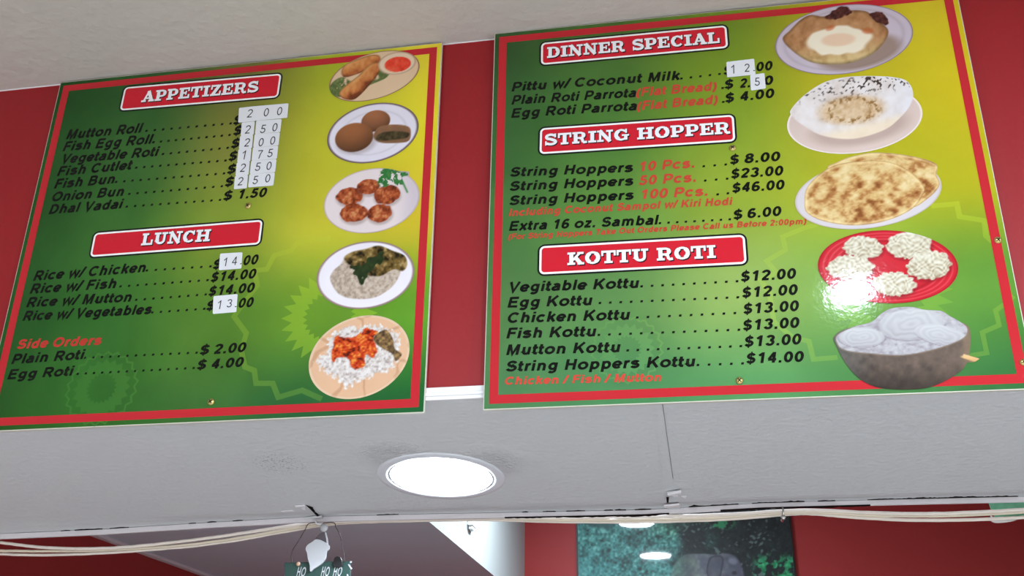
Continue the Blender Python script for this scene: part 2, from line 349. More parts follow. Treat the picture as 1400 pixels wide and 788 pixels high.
SLAB = {  # strokes end with their own thickness
 ' ': (.5, []),
 'I': (.64, [rect(.18, 0, .46, 1), rect(.03, 0, .61, B_), rect(.03, 1-B_, .61, 1)]),
 'L': (1.0, [rect(.14, 0, .42, 1), rect(.03, 1-B_, .56, 1), rect(.03, 0, .95, B_), rect(.8, 0, .95, .44)]),
 'T': (1.04, [rect(.38, 0, .66, 1), rect(.24, 0, .8, B_), rect(.03, 1-B_, 1.01, 1), rect(.03, .58, .17, 1), rect(.87, .58, 1.01, 1)]),
 'E': (1.02, [rect(.14, 0, .42, 1), rect(.03, 1-B_, .94, 1), rect(.03, 0, .97, B_), rect(.8, .64, .94, 1), rect(.82, 0, .97, .36), rect(.4, .43, .68, .57), rect(.6, .32, .71, .68)]),
 'P': (1.02, [rect(.14, 0, .42, 1), rect(.03, 0, .58, B_), rect(.03, 1-B_, .55, 1), [(.3, .915), (.58, .915)]+A_(.6, .67, .25, .245, 90, -90)+[(.3, .425), .17], A_(.62, .67, .22, .2, 55, -55)+[.26]]),
 'R': (1.16, [rect(.14, 0, .42, 1), rect(.03, 0, .56, B_), rect(.03, 1-B_, .55, 1), [(.3, .915), (.58, .915)]+A_(.62, .69, .25, .225, 90, -90)+[(.3, .465), .17], A_(.64, .69, .22, .18, 55, -55)+[.26], [(.6, .46), (.76, .36), (.8, .16), (.9, .07), (1.1, .1), .2]]),
 'D': (1.1, [rect(.14, 0, .42, 1), rect(.03, 0, .5, B_), rect(.03, 1-B_, .5, 1), [(.3, .915), (.52, .915)]+A_(.55, .5, .42, .415, 90, -90)+[(.3, .085), .17], A_(.57, .5, .36, .36, 55, -55)+[.28]]),
 'N': (1.2, [rect(.17, 0, .33, 1), rect(.85, 0, 1.01, 1), [(.2, 1), (.96, 0), .27], rect(.03, 1-B_, .42, 1), rect(.03, 0, .5, B_), rect(.68, 1-B_, 1.17, 1)]),
 'H': (1.24, [rect(.16, 0, .44, 1), rect(.8, 0, 1.08, 1), rect(.03, 0, .57, B_), rect(.03, 1-B_, .57, 1), rect(.67, 0, 1.21, B_), rect(.67, 1-B_, 1.21, 1), rect(.4, .42, .82, .58)]),
 'U': (1.16, [[(.29, 1), (.29, .34)]+A_(.58, .34, .29, .24, 180, 360)+[(.87, 1), .19], [(.3, 1), (.3, .35), (.36, .2), .28], rect(.03, 1-B_, .57, 1), rect(.64, 1-B_, 1.13, 1)]),
 'O': (1.12, [loop(.56, .5, .41, .42)+[.17], A_(.56, .5, .38, .4, 120, 240)+[.28], A_(.56, .5, .38, .4, 60, -60)+[.28]]),
 'C': (1.06, [A_(.56, .5, .4, .42, 40, 320)+[.17], A_(.58, .5, .39, .4, 120, 240)+[.28], rect(.84, .62, .97, 1)]),
 'G': (1.16, [A_(.56, .5, .4, .42, 40, 320)+[.17], A_(.58, .5, .39, .4, 120, 240)+[.28], rect(.84, .64, .97, 1), rect(.76, .05, 1.0, .48), rect(.6, .38, 1.12, .53)]),
 'S': (.98, [A_(.48, .72, .32, .2, 30, 235)+[(.5, .52)]+A_(.5, .285, .35, .2, 70, -150)+[.21], [(.2, .62), (.5, .52), (.8, .38), .24], rect(.74, .66, .87, 1), rect(.08, 0, .2, .36)]),
 'K': (1.2, [rect(.16, 0, .44, 1), rect(.03, 0, .57, B_), rect(.03, 1-B_, .57, 1), [(.42, .38), (.9, .95), .17], [(.56, .6), (.96, .05), .28], rect(.7, 1-B_, 1.14, 1), rect(.72, 0, 1.19, B_)]),
 'A': (1.16, [[(.22, .05), (.58, 1), .16], [(.54, 1), (.92, .05), .29], rect(.02, 0, .44, B_), rect(.64, 0, 1.14, B_), rect(.34, .26, .76, .4)]),
 'Z': (1.0, [rect(.08, 1-B_, .92, 1), rect(.06, 0, .95, B_), [(.78, .95), (.24, .05), .28], rect(.08, .58, .21, 1), rect(.82, 0, .95, .42)]),
}
def stroke_quads(pts, t):
    """strip of quads along a polyline, mitred"""
    p = [np.array(q, float) for q in pts]; n = len(p); closed = np.hypot(*(p[0]-p[-1])) < 1e-6
    L = []; R_ = []
    for i in range(n):
        a = p[i-1] if i > 0 else (p[-2] if closed else None); b = p[i+1] if i < n-1 else (p[1] if closed else None)
        d1 = (p[i]-a)/max(1e-9, np.hypot(*(p[i]-a))) if a is not None else None
        d2 = (b-p[i])/max(1e-9, np.hypot(*(b-p[i]))) if b is not None else None
        if d1 is None: d1 = d2
        if d2 is None: d2 = d1
        n1 = np.array([-d1[1], d1[0]]); n2 = np.array([-d2[1], d2[0]]); m = n1+n2; l = np.hypot(*m)
        m = n1 if l < 1e-6 else m/l
        k = 1/max(0.45, m @ n1)
        L.append(p[i]+m*t/2*k); R_.append(p[i]-m*t/2*k)
    return L, R_
class Quad(list):
    d = 0.0
def glyph_quads(text, font, t):
    """list of quads in cap-height units with the pen's x position, and total advance"""
    x = 0.0; out = []
    for ch in text:
        adv, st = font[ch]; q = []
        for si, s in enumerate(st):
            tt = t
            if s and s[-1] == 'thin': tt = t*0.45; s = s[:-1]
            elif s and isinstance(s[-1], float): tt = s[-1]; s = s[:-1]
            L, R_ = stroke_quads(s, tt)
            for i in range(len(L)-1): z = Quad([L[i], L[i+1], R_[i+1], R_[i]]); z.d = si*4e-5+(i % 3)*1.2e-5; q.append(z)
        out.append((x, adv, q)); x += adv
    return out, x

# ------------------------------------------------------------------ the two boards
class Board:
    def __init__(s, cx, cz, w, h, roll, tb, name, label):
        k = (WY-tb)/(WY-0.012)
        s.c = np.array([cx*k, WY-tb, cz*k+H]); s.w = w*k; s.h = h*k
        top = s.c[2]+s.h/2
        cut = max(0, top-(CEIL-0.004)); s.h -= cut; s.c[2] -= cut/2
        s.r = roll; s.y = WY-tb
        s.root = thing(name, label, 'sign', tuple(s.c), (0, -roll, 0)); s.n = 0
    def uv(s, px, py):
        p = on_y(px, py, s.y)-s.c; c, q = math.cos(s.r), math.sin(s.r)
        return np.array([c*p[0]+q*p[2], -q*p[0]+c*p[2]])
    def uva(s, X, Y):
        d = np.stack([(X-700)/CAM_F, (Y-394)/CAM_F, np.ones_like(X)], -1) @ CM
        d = d*(s.y/d[..., 1:2]); x = d[..., 0]-s.c[0]; z = d[..., 2]+H-s.c[2]
        c, q = math.cos(s.r), math.sin(s.r)
        return c*x+q*z, -q*x+c*z

PRINT_GAIN = 1.0
def colored(name, verts, faces, cols, parent, material=None):
    """mesh with one printed colour per vertex (sRGB 0-255)"""
    me = bpy.data.meshes.new(name); me.from_pydata([tuple(map(float, v)) for v in verts], [], faces)
    a = me.color_attributes.new('Col', 'FLOAT_COLOR', 'POINT')
    c = np.ones((len(verts), 4), np.float32); c[:, :3] = np.clip(lin(np.clip(cols, 0, 255))*PRINT_GAIN, 0, 0.93)
    a.data.foreach_set('color', c.ravel())
    return link(name, me, material or M_print, parent)
def flat(bd, name, polys, col, off, parent=None, step=False):
    """flat printed polygons in board (u, v); col is one colour or a function of (u, v)"""
    V = []; F = []; K = []
    for kk, p in enumerate(polys):
        st = getattr(p, 'd', 3e-5*(kk % 8)) if step else 0.0; n = len(V); a = sum(p[i][0]*p[(i+1) % len(p)][1]-p[(i+1) % len(p)][0]*p[i][1] for i in range(len(p)))
        p = list(p) if a > 0 else list(p)[::-1]
        V += [(q[0], -off-st, q[1]) for q in p]; F.append(tuple(range(n, n+len(p))))
        K += [col(*q) if callable(col) else col for q in p]
    return colored(name, V, F, np.array(K, float), parent or bd.root)
def text_polys(bd, text, p0, p1, cap, font=None, t=.2, shear=.2, asp=None, dots=False):
    """lettering from baseline pixel p0 to p1 (end of the last letter); cap = cap height in pixels"""
    font = font or G
    a = bd.uv(*p0); b = bd.uv(*p1); d = b-a; Lr = np.hypot(*d); ex = d/Lr; ey = np.array([-ex[1], ex[0]])
    ch = abs(np.linalg.norm(bd.uv(p0[0], p0[1]-cap)-a)+np.linalg.norm(bd.uv(p1[0], p1[1]-cap)-b))/2
    gl, tot = glyph_quads(text, font, t)
    last_rsb = .17
    if asp is None: sx = Lr/((tot-last_rsb)); track = 0
    else:
        sx = ch*asp; track = (Lr-sx*(tot-last_rsb))/max(1, len(text)-1)
    out = []
    for i, (x, adv, q) in enumerate(gl):
        for quad in q:
            out.append(Quad([a+ex*((x-.09)*sx+track*i+pt[0]*sx+shear*pt[1]*ch)+ey*(pt[1]*ch) for pt in quad])); out[-1].d = quad.d
    return out
def leader_polys(bd, p0, p1, n, cap):
    a = bd.uv(*p0); b = bd.uv(*p1); d = b-a; ex = d/np.hypot(*d); ey = np.array([-ex[1], ex[0]])
    s = np.linalg.norm(bd.uv(p0[0], p0[1]-cap)-a)*.2
    out = []
    for i in range(n):
        c = a+d*(i/(n-1) if n > 1 else 0)
        out.append([c+ex*s*(u+.2*v)+ey*s*v for u, v in ((-.55, 0), (.55, 0), (.55, 1), (-.55, 1))])
    return out

BL = Board(-0.9266, 0.98, 0.894, 0.8241, -0.0004, 0.012, 'menu_board', 'green and yellow menu board on the left headed APPETIZERS and LUNCH')
BR = Board(0.0948, 0.9811, 0.927, 0.833, -0.0064, 0.019, 'menu_board', 'green and yellow menu board on the right headed DINNER SPECIAL, STRING HOPPER and KOTTU ROTI')

# printed background: smooth artwork gradient, columns left to right, rows top to bottom
GL = np.array([
 [(24, 73, 24), (36, 82, 34), (106, 107, 50), (167, 179, 42), (228, 206, 53)],
 [(32, 81, 31), (50, 96, 41), (125, 128, 52), (189, 187, 43), (229, 214, 46)],
 [(36, 85, 33), (57, 107, 42), (129, 151, 50), (196, 189, 51), (213, 188, 47)],
 [(32, 82, 30), (49, 104, 38), (79, 121, 40), (99, 142, 39), (95, 152, 40)],
 [(32, 78, 25), (44, 101, 34), (53, 100, 43), (32, 88, 47), (17, 88, 42)]], float)
GR = np.array([
 [(45, 81, 40), (67, 99, 41), (106, 133, 35), (184, 166, 29), (211, 189, 33)],
 [(51, 93, 46), (69, 113, 47), (119, 146, 35), (187, 175, 29), (207, 187, 28)],
 [(66, 112, 57), (87, 132, 57), (143, 163, 51), (173, 174, 36), (181, 173, 29)],
 [(78, 119, 67), (89, 132, 73), (140, 166, 88), (113, 157, 63), (90, 138, 49)],
 [(72, 119, 76), (71, 128, 80), (78, 137, 83), (67, 121, 67), (45, 102, 53)]], float)
def bg(bd, T):
    def f(u, v):
        s = np.clip(u/bd.w+.5, 0, 1)*4; t = np.clip(.5-v/bd.h, 0, 1)*4
        i = np.minimum(np.floor(s), 3).astype(int); j = np.minimum(np.floor(t), 3).astype(int)
        a = s-i; b = t-j; a = a*a*(3-2*a); b = b*b*(3-2*b); a = np.asarray(a)[..., None]; b = np.asarray(b)[..., None]
        return (T[j, i]*(1-a)+T[j, i+1]*a)*(1-b)+(T[j+1, i]*(1-a)+T[j+1, i+1]*a)*b
    return f
_rs = np.random.RandomState(3); _tab = _rs.rand(256, 256)
def vn(x, y, s, seed=0):
    """value noise 0..1, feature size s"""
    x = np.asarray(x, float)/s+seed*17.3; y = np.asarray(y, float)/s+seed*9.1
    i = np.floor(x).astype(int); j = np.floor(y).astype(int); a = x-i; b = y-j; a = a*a*(3-2*a); b = b*b*(3-2*b)
    g = lambda p, q: _tab[p % 256, q % 256]
    return (g(i, j)*(1-a)+g(i+1, j)*a)*(1-b)+(g(i, j+1)*(1-a)+g(i+1, j+1)*a)*b
def fbm(x, y, s, seed=0): return (vn(x, y, s, seed)*.55+vn(x, y, s/2.1, seed+1)*.3+vn(x, y, s/4.3, seed+2)*.15)

def make_panel(bd, T):
    w, h = bd.w/2, bd.h/2
    bevel(MB().box((-w, 0, -h), (w, 0.007, h)).build('panel', M_panel, bd.root), 0.0008)
    for sx in (-.8, .8):                       # battens that hold the panel off the wall
        for sz in (-.72, .75):
            MB().box((sx*w-.03, .007, sz*h-.02), (sx*w+.03, WY-bd.y-.001, sz*h+.02)).build('mounting_block', M_panel, bd.root)
    m = 0.0017; nx, nz = 70, 64
    us = np.linspace(-w+m, w-m, nx); vs = np.linspace(-h+m, h-m, nz); U, V_ = np.meshgrid(us, vs)
    col = bg(bd, T)(U, V_)
    col = col+((fbm(U, V_, .11, 5)-.5)*18)[..., None]*np.array([.8, 1, .6])
    verts = np.stack([U, np.full_like(U, -.0003), V_], -1).reshape(-1, 3)
    faces = [(j*nx+i, j*nx+i+1, (j+1)*nx+i+1, (j+1)*nx+i) for j in range(nz-1) for i in range(nx-1)]
    colored('printed_face', verts, faces, col.reshape(-1, 3), bd.root)
    def ring(a, b):
        o = [(-w+a, -h+a), (w-a, -h+a), (w-a, h-a), (-w+a, h-a)]; n = [(-w+b, -h+b), (w-b, -h+b), (w-b, h-b), (-w+b, h-b)]
        return [[o[i], o[(i+1) % 4], n[(i+1) % 4], n[i]] for i in range(4)]
    flat(bd, 'border_stripe', ring(.0108, .0270), (190, 38, 48), .0007)
make_panel(BL, GL); make_panel(BR, GR)
bgL, bgR = bg(BL, GL), bg(BR, GR)

def burst(bd, c, ro, ri, n, hole=None, rot=0.0, k=1.0):
    """spiked ring of n points, radii in pixels around pixel c, in board space"""
    o = bd.uv(*c); sx = abs(bd.uv(c[0]+10, c[1])[0]-o[0])/10; polys = []
    P = lambda r, a: np.array([o[0]+r*sx*math.cos(a), o[1]+r*sx*math.sin(a)*k])
    for i in range(2*n):
        a0 = rot+math.pi*i/n; a1 = rot+math.pi*(i+1)/n
        r0, r1 = (ro, ri) if i % 2 == 0 else (ri, ro)
        if hole: h0, h1 = (hole[0], hole[1]) if i % 2 == 0 else (hole[1], hole[0]); polys.append([P(h0, a0), P(r0, a0), P(r1, a1), P(h1, a1)])
        else: polys.append([o, P(r0, a0), P(r1, a1)])
    return polys
def zig(bd, pts, wpx):
    o = [bd.uv(*p) for p in pts]; t = wpx*abs(bd.uv(pts[0][0]+10, pts[0][1])[0]-o[0][0])/10
    L, R_ = stroke_quads(o, t); return [[L[i], L[i+1], R_[i+1], R_[i]] for i in range(len(L)-1)]
def tint(f, c, k): return lambda u, v: np.asarray(f(np.array(u), np.array(v)))*(1-k)+np.array(c)*k
YG = (214, 232, 70)
def zigs(bd, c, r, n, w, rot=0, amp=.1, k=1.0):
    pts = [];
    o = bd.uv(*c); sx = abs(bd.uv(c[0]+10, c[1])[0]-o[0])/10
    for i in range(2*n+1):
        a = rot+math.pi*i/n; rr = r*(1+amp*(1 if i % 2 else -1)); pts.append(np.array([o[0]+rr*sx*math.cos(a), o[1]+rr*sx*math.sin(a)*k]))
    L, R_ = stroke_quads(pts, w*sx); return [[L[i], L[i+1], R_[i+1], R_[i]] for i in range(2*n)]
flat(BL, 'starburst', burst(BL, (450, 432), 66, 51, 24, (36, 30)), tint(bgL, (196, 226, 60), .3), .0005)
flat(BL, 'starburst', burst(BL, (139, 531), 39, 33, 20, (21, 17)), tint(bgL, (150, 200, 110), .08), .0005)
flat(BL, 'zigzag_ring', zigs(BL, (139, 531), 46, 22, 2.5, 0, .05), tint(bgL, (150, 200, 110), .12), .0005)
flat(BL, 'zigzag_line', zig(BL, [(452, 326), (407, 332), (398, 343), (375, 349.5), (365, 368.5), (348, 370.4), (352, 391), (337, 410), (320, 433), (337, 456), (330, 479), (335, 502), (348, 507), (350, 524.5), (373, 524.5), (380.6, 543.6), (413, 534), (440, 546)], 7), tint(bgL, YG, .18), .00045)
flat(BR, 'starburst', burst(BR, (857, 478), 39, 32, 20, (21, 17)), tint(bgR, (160, 210, 120), .1), .0005)
flat(BR, 'zigzag_ring', zigs(BR, (857, 478), 47, 22, 2.5, 0, .05), tint(bgR, (160, 210, 90), .12), .0005)
flat(BR, 'starburst', burst(BR, (1215, 400), 88, 68, 26, (52, 44)), tint(bgR, (170, 220, 70), .18), .0005)
flat(BR, 'zigzag_line', zig(BR, [(1273, 282), (1308, 279), (1312, 296.6), (1346, 302), (1348, 323), (1357, 331)], 8), tint(bgR, YG, .18), .00045)
flat(BR, 'zigzag_line', zig(BR, [(1386, 405), (1373, 416.4), (1361, 425), (1366, 445), (1343, 455), (1349, 483), (1329.5, 486), (1310, 500)], 7), tint(bgR, YG, .18), .00045)
flat(BR, 'zigzag_line', zig(BR, [(1120, 306), (1100, 312), (1070, 324), (1074, 342), (1048, 357), (1062, 373), (1040, 383), (1052, 402), (1058, 440), (1084, 462), (1106, 467), (1112, 491.7), (1145, 489)], 7), tint(bgR, YG, .16), .00045)

# ---- headings
def heading(bd, text, quad, p0, p1, cap):
    q = [bd.uv(*p) for p in quad]                       # TL TR BR BL
    x0 = (q[0][0]+q[3][0])/2; x1 = (q[1][0]+q[2][0])/2; ang = math.atan2(q[1][1]-q[0][1]+q[2][1]-q[3][1], 2*(x1-x0))
    cx, cz = np.mean(q, axis=0); w = x1-x0; h = (q[0][1]-q[3][1]+q[1][1]-q[2][1])/2
    def rr(ins, off):
        r = max(.0135-ins, .004); pts = []
        for sx, sz, a0 in ((1, -1, -90), (1, 1, 0), (-1, 1, 90), (-1, -1, 180)):
            for k in range(6):
                a = math.radians(a0+90*k/5); x = sx*(w/2-ins-r)+r*math.cos(a); z = sz*(h/2-ins-r)+r*math.sin(a)
                pts.append((cx+x*math.cos(ang)-z*math.sin(ang), cz+x*math.sin(ang)+z*math.cos(ang)))
        return pts
    pl = flat(bd, 'heading_plate', [rr(0, 0)], (14, 18, 20), .0008)
    flat(bd, 'heading_border', [rr(.0036, 0)], (246, 246, 248), .0009, pl)
    flat(bd, 'heading_field', [rr(.0076, 0)], (206, 30, 48), .0010, pl)
    tp = text_polys(bd, text, p0, p1, cap, SLAB, .2, 0.0)
    sh = []
    for dx, dz in ((.0018, -.0022), (.0010, -.0012), (-.0006, .0004), (.0006, .0006)):
        for quad_ in tp: sh.append(Quad([np.array(v)+np.array((dx, dz)) for v in quad_])); sh[-1].d = quad_.d*.6+2e-6*len(sh) % 1e-5
    flat(bd, 'letter_shadow', sh, (16, 12, 22), .0011, pl, True)
    flat(bd, 'heading_letters', tp, (240, 238, 246), .0015, pl, True)
heading(BL, 'APPETIZERS', [(167.5, 118.5), (386.3, 99), (383.6, 135), (163.2, 153.5)], (194.3, 140.4), (352, 126.2), 14.5)
heading(BL, 'LUNCH', [(127, 317.5), (361, 298.5), (358.5, 336.5), (121.5, 354)], (194, 336.2), (286, 330.4), 16)
heading(BR, 'DINNER SPECIAL', [(737.5, 57.5), (996, 32.8), (997.5, 67.5), (737.5, 91.5)], (749, 80), (983.5, 59.3), 15)
heading(BR, 'STRING HOPPER', [(736.2, 173.8), (1005.5, 155.3), (1008.2, 195.3), (735.2, 213.8)], (745.5, 199.7), (998, 183.1), 15.8)
heading(BR, 'KOTTU ROTI', [(735, 334.5), (1021, 319.5), (1023.5, 362.7), (735, 379)], (777, 363.1), (977.8, 353.2), 17.3)

# ---- menu lines: name, its baseline, leader dots, price
INK = (4, 9, 6); REDINK = (192, 66, 50)
def line(bd, items, leader=None, cap=12.5, name='item_name', col=INK, asp=None):
    for k, it in enumerate(items):
        flat(bd, name if k == 0 else ('price_dollar' if it[0] == '$' else 'price'), text_polys(bd, it[0], it[1], it[2], it[3] if len(it) > 3 else cap, G, .22, .2, None), col, .0008, None, True)
    if leader: flat(bd, 'leader_dots', leader_polys(bd, leader[0], leader[1], leader[2], cap), col, .0008)
L_ = BL
line(L_, [('Mutton Roll', (89.8, 190.8), (192, 181.6)), ('$', (318.5, 170.8), (328, 170))], ((200, 180.6), (315, 170.5), 11))
line(L_, [('Fish Egg Roll', (85.3, 207.2), (206, 196.8)), ('$', (318.5, 185.3), (328.5, 184.5))], ((209.5, 196.2), (313.5, 186.3), 11))
line(L_, [('Vegetable Roti', (83, 224.2), (214.5, 213.6)), ('$', (315.5, 203), (325.5, 202))], ((222.5, 212.3), (311, 203.8), 9))
line(L_, [('Fish Cutlet', (77.5, 241.2), (178, 232)), ('$', (312, 220.3), (322, 219.5))], ((186, 231), (308, 221.2), 12))
line(L_, [('Fish Bun', (73.5, 258.3), (155.5, 251)), ('$', (310, 238.2), (320.5, 237.2))], ((158.5, 250.5), (306, 238.8), 14))
line(L_, [('Onion Bun', (70, 276), (168, 268)), ('$', (307, 255.5), (317.5, 254.5))], ((176.5, 266.8), (303, 256.4), 12))
line(L_, [('Dhal Vadai', (66, 293.3), (165.5, 285.2)), ('$', (304.8, 274.4), (315.5, 273.5)), ('1.50', (324, 272.4), (362.5, 269.6))], ((173, 284.2), (300.5, 275), 12))
line(L_, [('Rice w/ Chicken', (45, 384.3), (198, 372.2)), ('$', (290.8, 368.5), (301, 367.5)), ('.00', (326.5, 363.8), (351, 361.5))], ((200.5, 371.6), (287.5, 366), 8), 13)
line(L_, [('Rice w/ Fish', (40.3, 402), (157.5, 394.3)), ('$14.00', (287.8, 386), (348, 381))], ((164.5, 393.4), (283.5, 384.8), 11), 13)
line(L_, [('Rice w/ Mutton', (35.3, 420.6), (178.5, 412.8)), ('$14.00', (284.8, 405.2), (346, 400))], ((186, 411.8), (281, 404.4), 9), 13)
line(L_, [('Rice w/ Vegetables', (30.4, 439.2), (205.5, 429.6)), ('$', (281.8, 425), (292.5, 424)), ('.00', (320, 422), (344.5, 420))], ((208, 429), (279, 424), 7), 13)
line(L_, [('Side Orders', (22.8, 477.6), (137, 471.6))], None, 12.5, 'section_note', (186, 52, 46))
line(L_, [('Plain Roti', (15, 498.3), (113, 491.4)), ('$', (272.8, 485.4), (284, 484.8)), ('2.00', (292, 484.4), (334.3, 481.6))], ((116, 491), (268.5, 484), 14), 13)
line(L_, [('Egg Roti', (9.5, 519.2), (98, 514)), ('$', (269, 505.8), (280, 505.2)), ('4.00', (288.5, 504.8), (331, 501.7))], ((106, 513), (264.5, 505), 15), 13)
R2 = BR
line(R2, [('Pittu w/ Coconut Milk', (699, 125.4), (928, 109.5)), ('$', (989, 102.6), (999, 102)), ('.00', (1028, 98.6), (1055, 96))], ((931.5, 109), (983.5, 102.8), 5), 12.4)
line(R2, [('Plain Roti Parrota', (699, 143.4), (868.5, 133)), ('$', (990.6, 122), (1001.5, 121)), ('2.', (1011.5, 120.5), (1025, 119.5)), ('0', (1045, 117), (1056, 115.8))], ((987.6, 122), (987.7, 122), 1), 12.4)
line(R2, [('Egg Roti Parrota', (698.4, 161.4), (869.5, 151)), ('$', (991.5, 140.6), (1002.5, 139.6)), ('4.00', (1012, 138.6), (1057.5, 133.8))], ((988.5, 141), (988.6, 141), 1), 12.6)
line(R2, [('(Flat Bread)', (869.5, 132.6), (979, 123.8))], None, 12, 'menu_note', REDINK)
line(R2, [('(Flat Bread)', (870.5, 151.3), (980.5, 142))], None, 12.2, 'menu_note', REDINK)
line(R2, [('String Hoppers', (697, 242), (864, 235.4)), ('$', (998, 225), (1009, 224.2)), ('8.00', (1018, 223.5), (1065.3, 220.4))], ((962, 229), (992, 226.6), 3), 12.8)
line(R2, [('10 Pcs.', (873, 234.8), (949, 229.4))], None, 13, 'menu_note', REDINK)
line(R2, [('String Hoppers', (696.3, 261.4), (864.5, 253.8)), ('$23.00', (999.5, 244.4), (1069.5, 240))], ((964, 248.6), (994, 246), 3), 13)
line(R2, [('50 Pcs.', (873.5, 253.8), (951, 248.8))], None, 13, 'menu_note', REDINK)
line(R2, [('String Hoppers', (696, 281), (865, 273.2)), ('$46.00', (1001, 263.8), (1071.3, 259.2))], ((981, 267.5), (995, 266), 2), 13)
line(R2, [('100 Pcs.', (875, 272.6), (967, 267.8))], None, 13, 'menu_note', REDINK)
line(R2, [('Including Coconut Sampol w/ Kiri Hodi', (695.5, 296.2), (1000, 280.6))], None, 10.3, 'menu_note', REDINK)
line(R2, [('Extra 16 oz. Sambal', (695.5, 316), (898.5, 307.4)), ('$', (1002.8, 300.5), (1014, 299.6)), ('6.00', (1022, 298.8), (1067, 295.3))], ((902, 306.8), (997.5, 301.6), 9), 13)
line(R2, [('(For String Hoppers Take Out Orders Please Call us Before 2:00pm)', (694.5, 328), (1102, 306.6))], None, 7.9, 'menu_note', REDINK)
line(R2, [('Vegitable Kottu', (695, 400), (872.5, 394)), ('$12.00', (1013, 385.3), (1087, 381.2))], ((877, 393.4), (1007.5, 386.4), 10), 14)
line(R2, [('Egg Kottu', (693.5, 421), (808.5, 417.6)), ('$12.00', (1014.8, 407.4), (1089.3, 403.3))], ((820, 416.2), (1008.5, 408.4), 14), 14.2)
line(R2, [('Chicken Kottu', (693.5, 442), (860, 437.4)), ('$13.00', (1016.5, 429.8), (1091, 425.5))], ((871, 436), (1004.5, 430), 10), 14.3)
line(R2, [('Fish Kottu', (692, 463.2), (813.8, 460.2)), ('$13.00', (1015.8, 452.2), (1091.5, 448.5))], ((818.5, 459.8), (1010, 452.8), 14), 14.4)
line(R2, [('Mutton Kottu', (691.5, 486), (847, 481.8)), ('$13.00', (1018, 474.6), (1094.3, 471.2))], ((858, 481), (1012.6, 475.2), 12), 14.5)
line(R2, [('String Hoppers Kottu', (691.5, 508.4), (949.5, 501.4)), ('$14.00', (1020.4, 497.5), (1097.6, 495))], ((954, 501), (1015, 498.8), 5), 14.5)
line(R2, [('Chicken / Fish / Mutton', (690, 526.6), (904, 521.4))], None, 11, 'menu_note', (200, 70, 56))

# ---- price stickers: thin label tape with hand-set digits
def sticker(bd, quad, digits, off=0.0012):
    q = [bd.uv(*p) for p in quad]
    # round the corners
    pts = []
    for i in range(4):
        a, b, c = q[i-1], q[i], q[(i+1) % 4]; r = .0028
        d1 = (a-b)/np.hypot(*(a-b)); d2 = (c-b)/np.hypot(*(c-b))
        for k in range(4):
            t = k/3; pts.append((1-t)**2*(b+d1*r)+2*t*(1-t)*b+t*t*(b+d2*r))
    o = MB().prism([(p[0], -off, p[1]) for p in pts], (0, -.0004, 0)).build('price_sticker', M_sticker, bd.root)
    polys = []
    for d, c, cap in digits:
        w = cap*(.24 if d == '.' else .62); polys += text_polys(bd, d, (c[0]-w/2, c[1]+cap/2+w*.04), (c[0]+w/2, c[1]+cap/2-w*.04), cap, G, .105, .05)
    me = MB()
    for k, p in enumerate(polys): me.add([(v[0], -off-.0006-p.d, v[1]) for v in p], [(0, 1, 2, 3)])
    me.build('sticker_digits', M_ink, o, fix=False)
z1 = lambda x, y: (x/3.03, 60+y/3.03)
sticker(BL, [z1(992, 268), z1(1062, 260), z1(1060, 322), z1(988, 329)], [('2', z1(1034, 291), 12)], .0018)
sticker(BL, [z1(1058, 261), z1(1197, 249), z1(1192, 309), z1(1058, 321)], [('0', z1(1102, 287), 12), ('0', z1(1157, 282), 12)], .0021)
def rowq(k):
    yl = 326+k*55.5; xl = 1003-k*7.0
    return ([z1(xl, yl+2), z1(xl+54, yl-3), z1(xl+49, yl+52), z1(xl-5, yl+57)], [z1(xl+60, yl-6), z1(xl+165, yl-13), z1(xl+159, yl+41), z1(xl+54, yl+49)])
dig = [('2', '5', '0'), ('2', '0', '0'), ('1', '7', '5'), ('2', '5', '0'), ('2', '5', '0')]
ctr = [((1025, 357), (1088, 355), (1137, 348)), ((1022, 411), (1080, 410), (1128, 403)), ((1010, 463), (1075, 460), (1118, 455)), ((1005, 516), (1067, 512), (1113, 508)), ((995, 572), (1057, 567), (1108, 560))]
for k in range(5):
    a, b = rowq(k)
    sticker(BL, a, [(dig[k][0], z1(*ctr[k][0]), 12)], .0012+.0001*k)
    sticker(BL, b, [(dig[k][1], z1(*ctr[k][1]), 12), (dig[k][2], z1(*ctr[k][2]), 12)], .0012+.0001*k)
sticker(BL, [(301.4, 347.4), (331.9, 345.5), (330.4, 367.7), (299.5, 370.2)], [('1', (308, 359), 11.5), ('4', (320.5, 357.5), 11.5), ('.', (329.5, 357), 11)])
sticker(BL, [(292.3, 405.6), (325.4, 402.6), (323.5, 427.3), (291.2, 430)], [('1', (300, 417.5), 12), ('3', (313.5, 415.5), 12), ('.', (322.5, 415.5), 11)])
sticker(BR, [(993, 85.5), (1031, 81), (1033, 102.6), (994, 106.5)], [('1', (1002.5, 95.5), 12), ('2', (1021.5, 93.5), 12), ('.', (1031, 93), 11)], .0014)
sticker(BR, [(1025.4, 103.5), (1045, 100.5), (1047, 121.5), (1026.6, 124.5)], [('5', (1035.5, 112.5), 12)], .0012)

